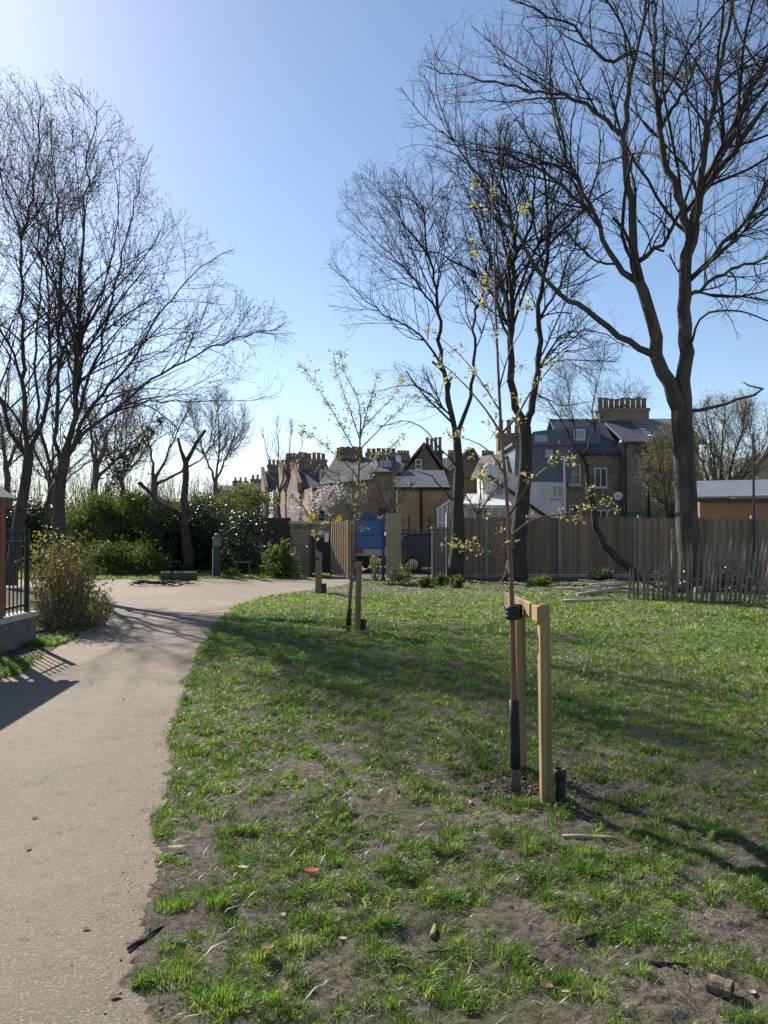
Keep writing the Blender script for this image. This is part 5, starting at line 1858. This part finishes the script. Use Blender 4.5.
# ------------------------------------------------------------------ cars behind the railings
def make_car(name, label, paint, loc, rz):
    root = thing(name, label, 'car', loc, 'cars parked behind the gates', rz)
    # length along x (front = +x), metres
    def loft(profile, half, top_in, y_round=.05):
        m = MB()
        n = len(profile)
        vs = []
        for sgn, k in ((-1, 1.0), (-1, .0), (1, .0), (1, 1.0)):
            pass
        secs = [(-half, .93), (-half * .93, 1.0), (half * .93, 1.0), (half, .93)]
        cx = sum(p[0] for p in profile) / n
        cz = sum(p[1] for p in profile) / n
        for y, s in secs:
            for x, z in profile:
                yy = y * (1 - top_in * max(0, (z - .85)) / .6)
                vs.append((cx + (x - cx) * s, yy, cz + (z - cz) * s))
        fs = []
        for k in range(3):
            fs += [(k * n + i, k * n + (i + 1) % n, (k + 1) * n + (i + 1) % n, (k + 1) * n + i) for i in range(n)]
        fs += [tuple(range(n - 1, -1, -1)), tuple(range(3 * n, 4 * n))]
        m.add(vs, fs)
        return m
    body = [(-2.05, .35), (-2.1, .6), (-2.05, .85), (-1.95, .97), (-1.0, .99), (.75, .97), (1.5, .88), (1.95, .75), (2.1, .55), (2.08, .3), (1.75, .22), (-1.8, .22)]
    part('body', loft(body, .86, 0), MT[paint], root, False)
    cabin = [(-1.95, .95), (-1.75, 1.3), (-1.45, 1.46), (-.3, 1.5), (.25, 1.42), (1.0, .97)]
    part('cabin', loft(cabin, .8, .28), MT['glass'], root, False)
    rf = [(-1.72, 1.37), (-1.45, 1.475), (-.3, 1.515), (.22, 1.435), (.1, 1.42), (-.4, 1.46), (-1.4, 1.43)]
    part('roof', loft(rf, .66, 0), MT[paint], root)
    for x in (-1.3, 1.3):
        for y in (-.8, .8):
            w = part('wheel', MB().lathe([(.2, -.1), (.31, -.1), (.325, -.06), (.325, .06), (.31, .1), (.2, .1)], (x, y, .325), 20, 'y'), MT['tyre'], root, True)
            part('rim', MB().lathe([(.05, -.11), (.2, -.1), (.2, .1), (.05, .11)], (x, y, .325), 12, 'y'), MT['alloy'], w)
    for y in (-.66, .66):
        part('tail_light', MB().box(-2.12, -2.0, y - .14, y + .14, .72, .92, None, .02), MT['red_lens'], root)
        part('headlight', MB().box(1.9, 2.06, y - .18, y + .18, .62, .76, None, .02), MT['clear_lens'], root)
        part('mirror', MB().box(.62, .78, y * 1.36 - .08, y * 1.36 + .08, .98, 1.1, None, .02), MT[paint], root)
    part('bumper', MB().box(-2.16, -2.02, -.8, .8, .26, .62, None, .03), MT['car_dark'], root)
    part('number_plate', MB().box(-2.175, -2.163, -.26, .26, .42, .53), MT['plate'], root)
    return root


a = P(417, 560, 29.2)
make_car('parked_car', 'dark blue car parked behind the black railings', 'car_blue', (a.x + 1.2, 29.3, .0), R(-6))
b = P(372, 560, 30)
make_car('parked_car', 'silver grey car with red tail lights seen below the blue notice board', 'car_grey', (-.1, 31.3, 0), R(85))


# ------------------------------------------------------------------ houses
def window(parent, x0, x1, z0, z1, y, bars=(1, 1), mat='white', sill=True, glass='glass'):
    t = .06
    f = MB()
    f.box(x0, x1, y - .05, y - .002, z1 - t, z1)
    f.box(x0, x1, y - .05, y - .002, z0, z0 + t)
    f.box(x0, x0 + t, y - .049, y - .003, z0 + t, z1 - t)
    f.box(x1 - t, x1, y - .049, y - .003, z0 + t, z1 - t)
    for k in range(1, bars[0] + 1):
        x = x0 + (x1 - x0) * k / (bars[0] + 1)
        f.box(x - .025, x + .025, y - .047, y - .004, z0 + t, z1 - t)
    for k in range(1, bars[1] + 1):
        z = z0 + (z1 - z0) * k / (bars[1] + 1)
        f.box(x0 + t, x1 - t, y - .045, y - .005, z - .025, z + .025)
    w = part('window', f, MT[mat], parent)
    part('pane', MB().box(x0 + t, x1 - t, y - .02, y - .008, z0 + t, z1 - t), MT[glass], w)
    if sill:
        part('sill', MB().box(x0 - .08, x1 + .08, y - .12, y - .003, z0 - .1, z0 - .002), MT['coping'], w)
    return w


def chimney(parent, x0, x1, y0, y1, z0, z1, pots, mat='brick_brown', ph=.75, pr=.13):
    c = part('chimney', MB().box(x0, x1, y0, y1, z0, z1 - .2).box(x0 - .07, x1 + .07, y0 - .07, y1 + .07, z1 - .2, z1), MT[mat], parent)
    for k in range(pots):
        x = x0 + (x1 - x0) * (k + .5) / pots
        h = ph * random.uniform(.9, 1.08)
        part('chimney_pot', MB().lathe([(pr, z1), (pr * .85, z1 + h * .85), (pr * 1.1, z1 + h * .88), (pr * 1.1, z1 + h), (pr * .75, z1 + h)], (x, (y0 + y1) / 2, 0), 10), MT['pot'], c, True)
    return c


# brick house with the long chimney stack
Y = 46
H = thing('brick_house', 'brown brick house with a slate roof and a long chimney stack of many pots', 'house', (0, Y, 0))
hx = lambda u, YY=Y: P(u, 500, YY).x
hz_ = lambda v, YY=Y: P(600, v, YY).z
x0, x1, x2, x3 = hx(566), hx(621), hx(648), hx(705)
H.location.x = x1
ex = hz_(452)
part('wall', MB().box(x0 - x1, 0, 0, 8, -.05, ex), MT['brick_brown'], H)
part('wing_wall', MB().box(.002, x2 - x1, -.5, 8, -.05, hz_(441, Y - .5)), MT['brick_brown'], H)
part('side_wall', MB().box(x2 - x1 + .002, x3 - x1, .8, 8, -.05, hz_(441, Y)), MT['brick_brown'], H)
rz_ = P(600, 419, Y + 4).z
r = MB()
r.slab((x0 - x1 - .1, -.3, ex - .08), (.0, -.3, ex - .08), (.0, 4, rz_), (x0 - x1 - .1, 4, rz_), .14)
r.slab((.004, -.8, hz_(441, Y - .5) - .05), (x2 - x1 + .1, -.8, hz_(441, Y - .5) - .05), (x2 - x1 + .1, 4, rz_), (.004, 4, rz_), .14)
r.slab((x2 - x1 + .1, 8.3, ex), (x0 - x1 - .1, 8.3, ex), (x0 - x1 - .1, 4.01, rz_), (x2 - x1 + .1, 4.01, rz_), .14)
part('roof', r, MT['slate'], H)
r = MB()
r.slab((x2 - x1 + .11, .4, hz_(441) - .05), (x3 - x1 + .3, .4, hz_(441) - .05), (x3 - x1 + .3, 4.2, rz_ + .05), (x2 - x1 + .11, 4.2, rz_ + .05), .14)
part('pale_roof', r, MT['slate_pale'], H)
for k in range(4):
    part('roof_light', MB().slab((x2 - x1 - .2, .7 + k * .75, hz_(441) + .4 + k * .29), (x2 - x1 + .7, .7 + k * .75, hz_(441) + .4 + k * .29), (x2 - x1 + .7, 1.0 + k * .75, hz_(441) + .52 + k * .29), (x2 - x1 - .2, 1.0 + k * .75, hz_(441) + .52 + k * .29), .06), MT['white'], H)
cx0, cx1 = P(598, 420, Y + 4).x - x1, P(647, 420, Y + 4).x - x1
chimney(H, cx0, cx1, 3.6, 4.5, rz_ - 1.2, P(600, 409, Y + 4).z, 9, 'brick_brown', .72, .17)
window(H, hx(594.5) - x1, hx(607) - x1, hz_(487.5), hz_(468), 0, (1, 0))
window(H, hx(569) - x1, hx(580.5) - x1, hz_(485), hz_(464), 0, (0, 1))
window(H, hx(594) - x1, hx(607) - x1, hz_(526), hz_(510), 0, (1, 1))
window(H, hx(569) - x1, hx(580.5) - x1, hz_(526), hz_(505), 0, (0, 1))
part('downpipe', MB().tube([(.12, -.56, 0), (.12, -.56, hz_(443, Y - .5))], .05, 8), MT['car_dark'], H)
part('downpipe', MB().tube([(x2 - x1 - .12, -.58, 0), (x2 - x1 - .12, -.58, hz_(443, Y - .5))], .075, 8), MT['car_dark'], H)
d = MB().lathe([(.02, .0), (.15, .02), (.25, .07), (.27, .1), (.255, .1), (.14, .05)], n=18, axis='y')
o = part('satellite_dish', d, MT['white'], H, True)
o.location = (hx(616) - x1, -.45, hz_(497))
o.rotation_euler = (R(25), 0, R(160))
part('bracket', MB().tube([(.0, .0, 0), (0, .4, -.1)], .03, 6), MT['grey_steel'], o)
part('green_panel', MB().box(.0, x2 - x1 - .3, -.56, -.51, hz_(523), hz_(512)), MT['green_paint'], H)

# dark clad loft extension on the white house
Y = 44.5
H = thing('white_house', 'white rendered house with a dark grey clad loft extension', 'house', (P(525, 500, 43.5).x, 43.5, 0))
ox = H.location.x
ax = lambda u, YY: P(u, 500, YY).x - ox
az_ = lambda v, YY: P(525, v, YY).z
part('wall', MB().prism_y([(ax(484, 43.5), -.05), (ax(566, 43.5), -.05), (ax(566, 43.5), az_(482, 43.5)), (ax(530, 43.5), az_(482, 43.5)), (ax(489, 43.5), az_(463, 43.5)), (ax(484, 43.5), az_(467, 43.5))], 0, 3.2), MT['render'], H)
part('loft_wall', MB().prism_y([(ax(513, 44.3), az_(483, 44.3)), (ax(570, 44.3), az_(483, 44.3)), (ax(570, 45), az_(445, 45)), (ax(513, 45), az_(447, 45))], .5, 7), MT['zinc'], H)
part('loft_roof', MB().box(ax(511, 44.3), ax(572, 44.3), .3, 7, az_(446, 44.3), az_(443.5, 44.3)), MT['felt'], H)
part('dormer', MB().prism_y([(ax(520, 47), az_(446, 47)), (ax(600, 47), az_(446, 47)), (ax(600, 47), az_(424, 47)), (ax(533, 47), az_(432, 47))], 3.3, 8), MT['zinc'], H)
for k in range(8):
    u = 540 + k * 8
    part('seam', MB().box(ax(u, 47) - .03, ax(u, 47) + .03, 3.25, 3.298, az_(445, 47), az_(431, 47)), MT['zinc'], H)
window(H, ax(533, 47), ax(548, 47), az_(443.5, 47), az_(434.5, 47), 3.24, (0, 0), 'zinc', False, 'sky_glass')
window(H, ax(573, 47), ax(584, 47), az_(441, 47), az_(430, 47), 3.24, (0, 0), 'white', False, 'sky_glass')
window(H, ax(543, 44.3), ax(553, 44.3), az_(459, 44.3), az_(449, 44.3), .49, (0, 0), 'zinc', False, 'sky_glass')
window(H, ax(551.5, 43.5), ax(563, 43.5), az_(498, 43.5), az_(485, 43.5), 0, (1, 0))
window(H, ax(497, 43.5), ax(502, 43.5), az_(496, 43.5), az_(485, 43.5), 0, (0, 0), 'grey_steel')
part('drainpipe', MB().tube([(ax(564, 43.5), -.1, 0), (ax(564, 43.5), -.1, az_(457, 43.5))], .06, 8), MT['white'], H)
part('raking_pipe', MB().tube([(ax(488.5, 43.5), -.1, az_(476, 43.5)), (ax(549, 43.5), -.1, az_(519, 43.5))], .09, 6), MT['fence_dark'], H)
r = MB()
lz0, lz1 = az_(505, 41), az_(498, 42)
r.slab((ax(463, 41), -2.4, lz0), (ax(512, 41), -2.4, lz0), (ax(508, 42.5), -.05, lz1 + .3), (ax(468, 42.5), -.05, lz1 + .3), .08)
part('lean_to_roof', r, MT['white'], H)
part('lean_to_wall', MB().box(ax(464, 41), ax(511, 41), -2.3, -.05, -.05, lz0 - .12), MT['render'], H)
window(H, ax(467, 41), ax(508, 41), az_(520, 41), az_(507, 41), -2.3, (4, 0), 'white', False)
r = MB()
r.slab((ax(470, 43.8), .3, az_(480, 43.8)), (ax(487, 43.8), .3, az_(470, 43.8)), (ax(512, 48), 4, az_(452, 48)), (ax(480, 48), 4, az_(457, 48)), .15)
part('side_roof', r, MT['slate_pale'], H)
chimney(H, ax(497, 50), ax(521, 50), 6.0, 6.9, az_(470, 50), az_(434, 50), 3, 'brick_brown', .9, .16)

# conservatory in the gap
Y = 37.5
x0 = P(437, 500, Y).x
H = thing('conservatory', 'small white framed glass conservatory beyond the stone gate pier', 'conservatory', (x0, Y, 0))
w = P(451, 500, Y).x - x0
z1, z2 = P(440, 509, Y).z, P(447, 499, Y).z
part('base_wall', MB().box(0, w, 0, 2.5, -.05, .9), MT['render'], H)
part('glazing', MB().prism_y([(.03, .9), (w - .03, .9), (w - .03, z2 - .05), (.03, z1 - .03)], .02, 2.4), MT['sky_glass'], H)
fr = MB()
for x in (0, w * .33, w * .66, w - .06):
    zt = z1 + (z2 - z1) * x / w
    fr.box(x, x + .06, -.04, .018, .9, zt)
fr.box(0, w, -.045, .017, z1 - .7, z1 - .62)
fr.slab((-.05, -.06, z1), (w, -.06, z2), (w, .06, z2), (-.05, .06, z1), .07)
part('frame', fr, MT['white'], H)

# orange brick house
Y = 39.5
x0, x1 = P(397, 500, Y).x, P(470, 500, Y).x
H = thing('tan_house', 'orange tan brick house end with a black downpipe beyond the railings', 'house', (x0, Y, 0))
w = P(448, 500, Y).x - x0
e = P(400, 487.5, Y).z
part('wall', MB().box(0, w, 0, 5, -.05, e), MT['brick_tan'], H)
r = MB()
zr = P(420, 470, Y + 4).z
r.slab((-.2, -.3, e - .02), (w + .1, -.3, e - .02), (w + .1, 4, zr), (-.2, 4, zr), .14)
part('roof', r, MT['slate'], H)
part('downpipe', MB().tube([(P(421, 500, Y).x - x0, -.08, 0), (P(421, 500, Y).x - x0, -.08, e)], .06, 8), MT['car_dark'], H)
part('gutter', MB().tube([(-.2, -.36, e - .05), (w + .1, -.36, e - .05)], .06, 8), MT['car_dark'], H)

# slate roofed house behind it
Y = 53
x0 = P(404, 480, Y).x
H = thing('slate_house', 'dark slate roofed house with two gables and tall thin chimney pots', 'house', (x0, Y, 0))
qx = lambda u, YY=Y: P(u, 480, YY).x - x0
qz = lambda v, YY=Y: P(430, v, YY).z
part('wall', MB().box(0, qx(520), 0, 7, -.05, qz(478)), MT['brick_brown'], H)
for u0, u1, uc, vt, vb, mt_, tilt in ((404, 442, 425, 447, 474, 'slate', 0), (442, 484, 470, 452, 478, 'slate_pale', 0)):
    part('gable_wall', MB().prism_y([(qx(u0), qz(vb)), (qx(u1), qz(vb)), (qx(uc), qz(vt))], -.6, 6), MT['brick_grey'], H)
    r = MB()
    r.slab((qx(u0) - .3, -.9, qz(vb) - .1), (qx(uc), -.9, qz(vt) + .15), (qx(uc), 6.2, qz(vt) + .15), (qx(u0) - .3, 6.2, qz(vb) - .1), -.16)
    r.slab((qx(uc) + .004, -.9, qz(vt) + .15), (qx(u1) + .3, -.9, qz(vb) - .1), (qx(u1) + .3, 6.2, qz(vb) - .1), (qx(uc) + .004, 6.2, qz(vt) + .15), -.16)
    part('roof', r, MT[mt_], H)
chimney(H, qx(428), qx(446), 3, 4, qz(465), qz(446), 4, 'brick_grey', 1.0, .13)
window(H, qx(415), qx(421), qz(470), qz(460), -.6, (0, 1))

# long low terrace behind the gables
Y = 62
x0 = P(386, 480, Y).x
H = thing('terrace_house', 'long slate roofed terrace seen behind the two dark gables', 'house', (x0, Y, 0))
qx = lambda u, YY=Y: P(u, 480, YY).x - x0
qz = lambda v, YY=Y: P(430, v, YY).z
part('wall', MB().box(0, qx(516), 0, 8, -.05, qz(474)), MT['brick_brown'], H)
r = MB()
r.slab((-.2, -.3, qz(475)), (qx(516), -.3, qz(475)), (qx(516), 4, qz(458, Y + 4)), (-.2, 4, qz(458, Y + 4)), .15)
r.slab((qx(516), 8.3, qz(475)), (-.2, 8.3, qz(475)), (-.2, 4.01, qz(458, Y + 4)), (qx(516), 4.01, qz(458, Y + 4)), .15)
part('roof', r, MT['slate'], H)
for u in (398, 452, 488):
    chimney(H, qx(u), qx(u + 13), 3.4, 4.4, qz(466), qz(451), 4, 'brick_brown', .45, .14)
window(H, qx(444), qx(448), qz(471), qz(465), 1.0, (0, 0), 'white', False, 'sky_glass')

# brown house with the dormer, end of the terrace
Y = 42.5
x0 = P(324, 500, Y).x
H = thing('dormer_house', 'pale brown brick house with a slate roof, skylights and a lit chimney row', 'house', (x0, Y, 0))
qx = lambda u, YY=Y: P(u, 480, YY).x - x0
qz = lambda v, YY=Y: P(360, v, YY).z
e0, e1 = qz(484), qz(472)
part('wall', MB().prism_y([(0, -.05), (qx(399), -.05), (qx(399), e1), (qx(375), e1), (qx(372), e0 + .25), (0, e0)], 0, 6), MT['brick_yellow'], H)
r = MB()
r.slab((-.25, -.35, e0 - .02), (qx(373), -.35, e0 + .25), (qx(373, Y + 5), 5, qz(457, Y + 5)), (qx(335, Y + 5), 5, qz(457, Y + 5)), .15)
r.slab((qx(373), -.35, e1), (qx(401), -.35, e1), (qx(401, Y + 5), 5, qz(455, Y + 5)), (qx(373, Y + 5) + .01, 5, qz(456, Y + 5)), .15)
part('roof', r, MT['slate'], H)
d0 = .9
part('dormer', MB().box(qx(378), qx(394), 1.0, 4.5, qz(474), qz(456)), MT['zinc'], H)
window(H, qx(380), qx(391), qz(470), qz(459), 1.0, (1, 0), 'white', False, 'sky_glass')
part('dormer_roof', MB().box(qx(376), qx(396), .8, 4.7, qz(456), qz(454.5)), MT['felt'], H)
window(H, qx(327), qx(333.5), qz(504), qz(489), 0, (0, 1), 'white', True, 'sky_glass')
window(H, qx(345), qx(352), qz(502), qz(488), 0, (0, 1))
window(H, qx(384), qx(393), qz(511), qz(492), 0, (0, 1))
window(H, qx(361), qx(367), qz(502), qz(490), 0, (0, 1))
part('extension', MB().box(qx(380), qx(399.5), -3, -.02, -.05, qz(517, Y - 3)), MT['brick_yellow'], H)
r = MB().slab((qx(378), -3.3, qz(519, Y - 3)), (qx(401), -3.3, qz(519, Y - 3)), (qx(401), -.05, qz(508)), (qx(378), -.05, qz(508)), .1)
part('extension_roof', r, MT['tile_brown'], H)
chimney(H, qx(337, Y + 5), qx(362, Y + 5), 4.6, 5.5, qz(470, Y + 5), qz(456, Y + 5), 8, 'brick_brown', .55, .14)
chimney(H, qx(366, Y + 5), qx(396, Y + 5), 5.2, 6, qz(462, Y + 5), qz(452, Y + 5), 6, 'brick_brown', .3, .14)

# the receding terrace
LBL = ['terrace house next to the pale brown house, topped by a six pot chimney', 'brown terrace house with a pale rendered strip behind the blossom tree',
       'terrace house with a stubby chimney right behind the slender bare tree', 'small far terrace house half hidden by the rounded garden tree', 'farthest house of the terrace, a low grey roof above the garden tree']
for k, (u, wpx, Y, vt, ve, pots) in enumerate(((316, 34, 52, 462, 500, 6), (300, 30, 60, 461, 500, 7), (279, 26, 70, 466, 503, 5), (258, 26, 82, 480, 502, 4), (234, 30, 98, 481, 503, 3))):
    c = P(u, 500, Y)
    H = thing('terrace_house', LBL[k], 'house', (c.x, Y, 0), 'terrace of houses beyond the wall', R(14))
    wm = wpx / F_PX * Y
    ze, zr = P(u, ve - 12, Y).z, P(u, vt + 4, Y).z
    dp = 7.
    part('wall', MB().prism_x([(0, -.05), (dp, -.05), (dp, ze), (dp / 2, zr), (0, ze)], -wm / 2, wm / 2), MT['brick_brown' if k % 2 else 'brick_grey'], H)
    r = MB()
    r.slab((-wm / 2 + .2, -.3, ze), (wm / 2 - .2, -.3, ze), (wm / 2 - .2, dp / 2, zr + .15), (-wm / 2 + .2, dp / 2, zr + .15), .12)
    r.slab((wm / 2 - .2, dp + .3, ze), (-wm / 2 + .2, dp + .3, ze), (-wm / 2 + .2, dp / 2 + .01, zr + .15), (wm / 2 - .2, dp / 2 + .01, zr + .15), .12)
    part('roof', r, MT['slate' if k != 1 else 'tile_brown'], H)
    for sx in (-1, 1):
        pw = MB().prism_x([(-.35, ze - .3), (dp / 2, zr - .2), (dp / 2, zr + .55), (-.35, ze + .35)], sx * wm / 2 - .16, sx * wm / 2 + .16)
        part('party_wall', pw, MT['brick_brown'], H)
    chimney(H, wm / 2 - 1.9, wm / 2 + .1, dp / 2 - .4, dp / 2 + .5, zr - .6, zr + .75, pots, 'brick_brown', .5, .15)
    # lower rear outrigger
    part('rear_wing', MB().prism_y([(-wm / 2 + .2, -.05), (.1, -.05), (.1, ze - 1.1), (-wm / 2 + .2, ze - .2)], -4.5, -.02), MT['render_blue' if k in (1, 2) else 'brick_brown'], H)
    window(H, .5, 1.4, ze - 2.3, ze - .8, 0, (0, 1))
    window(H, -wm / 2 + .5, -wm / 2 + 1.3, ze - 2.6, ze - 1.5, -4.5, (0, 1))
    window(H, .4, 1.3, ze + (zr - ze) * .35 - .2, ze + (zr - ze) * .35 + .8, dp / 2 * .35 - .38, (0, 0), 'white', False, 'sky_glass')

# far gable past the shed
Y = 55
x0 = P(735, 480, Y).x
H = thing('gable_house', 'plain gabled house end far beyond the shed and pole', 'house', (x0, Y, 0))
w = P(800, 480, Y).x - x0
e, zr = P(740, 487, Y).z, P(770, 456, Y).z
part('wall', MB().prism_y([(0, -.05), (w, -.05), (w, e), (w / 2, zr), (0, e)], 0, 8), MT['brick_yellow'], H)
r = MB()
r.slab((-.3, -.3, e - .15), (w / 2, -.3, zr + .12), (w / 2, 8.2, zr + .12), (-.3, 8.2, e - .15), -.16)
r.slab((w / 2 + .004, -.3, zr + .12), (w + .3, -.3, e - .15), (w + .3, 8.2, e - .15), (w / 2 + .004, 8.2, zr + .12), -.16)
part('roof', r, MT['slate'], H)

# ------------------------------------------------------------------ light
AZ, EL = R(37.5), R(34.5)
to_sun = Vector((-math.sin(AZ) * math.cos(EL), math.cos(AZ) * math.cos(EL), math.sin(EL)))
sl = bpy.data.lights.new('sun', 'SUN')
sl.energy = 5
sl.angle = R(.5)
sl.color = (1, .93, .82)
so = bpy.data.objects.new('sun', sl)
COL.objects.link(so)
so.rotation_euler = to_sun.to_track_quat('Z', 'Y').to_euler()
so.location = to_sun * 60

wd = bpy.data.worlds.new('World')
S.world = wd
wd.use_nodes = True
nt = wd.node_tree
for nd in list(nt.nodes):
    nt.nodes.remove(nd)
sk = nt.nodes.new('ShaderNodeTexSky')
sk.sky_type = 'NISHITA'
sk.sun_disc = False
sk.sun_elevation = EL
sk.sun_rotation = -AZ
sk.air_density = .9
sk.dust_density = .3
sk.ozone_density = 1.6
bg = nt.nodes.new('ShaderNodeBackground')
bg.inputs[1].default_value = .08
ow = nt.nodes.new('ShaderNodeOutputWorld')
nt.links.new(sk.outputs[0], bg.inputs[0])
nt.links.new(bg.outputs[0], ow.inputs[0])

S.view_settings.view_transform = 'Standard'
S.view_settings.look = 'None'
S.view_settings.exposure = .98
S.view_settings.gamma = 1
S.render.engine = 'CYCLES'
S.cycles.max_bounces = 6
S.cycles.diffuse_bounces = 3
S.cycles.transmission_bounces = 3
S.cycles.use_denoising = True
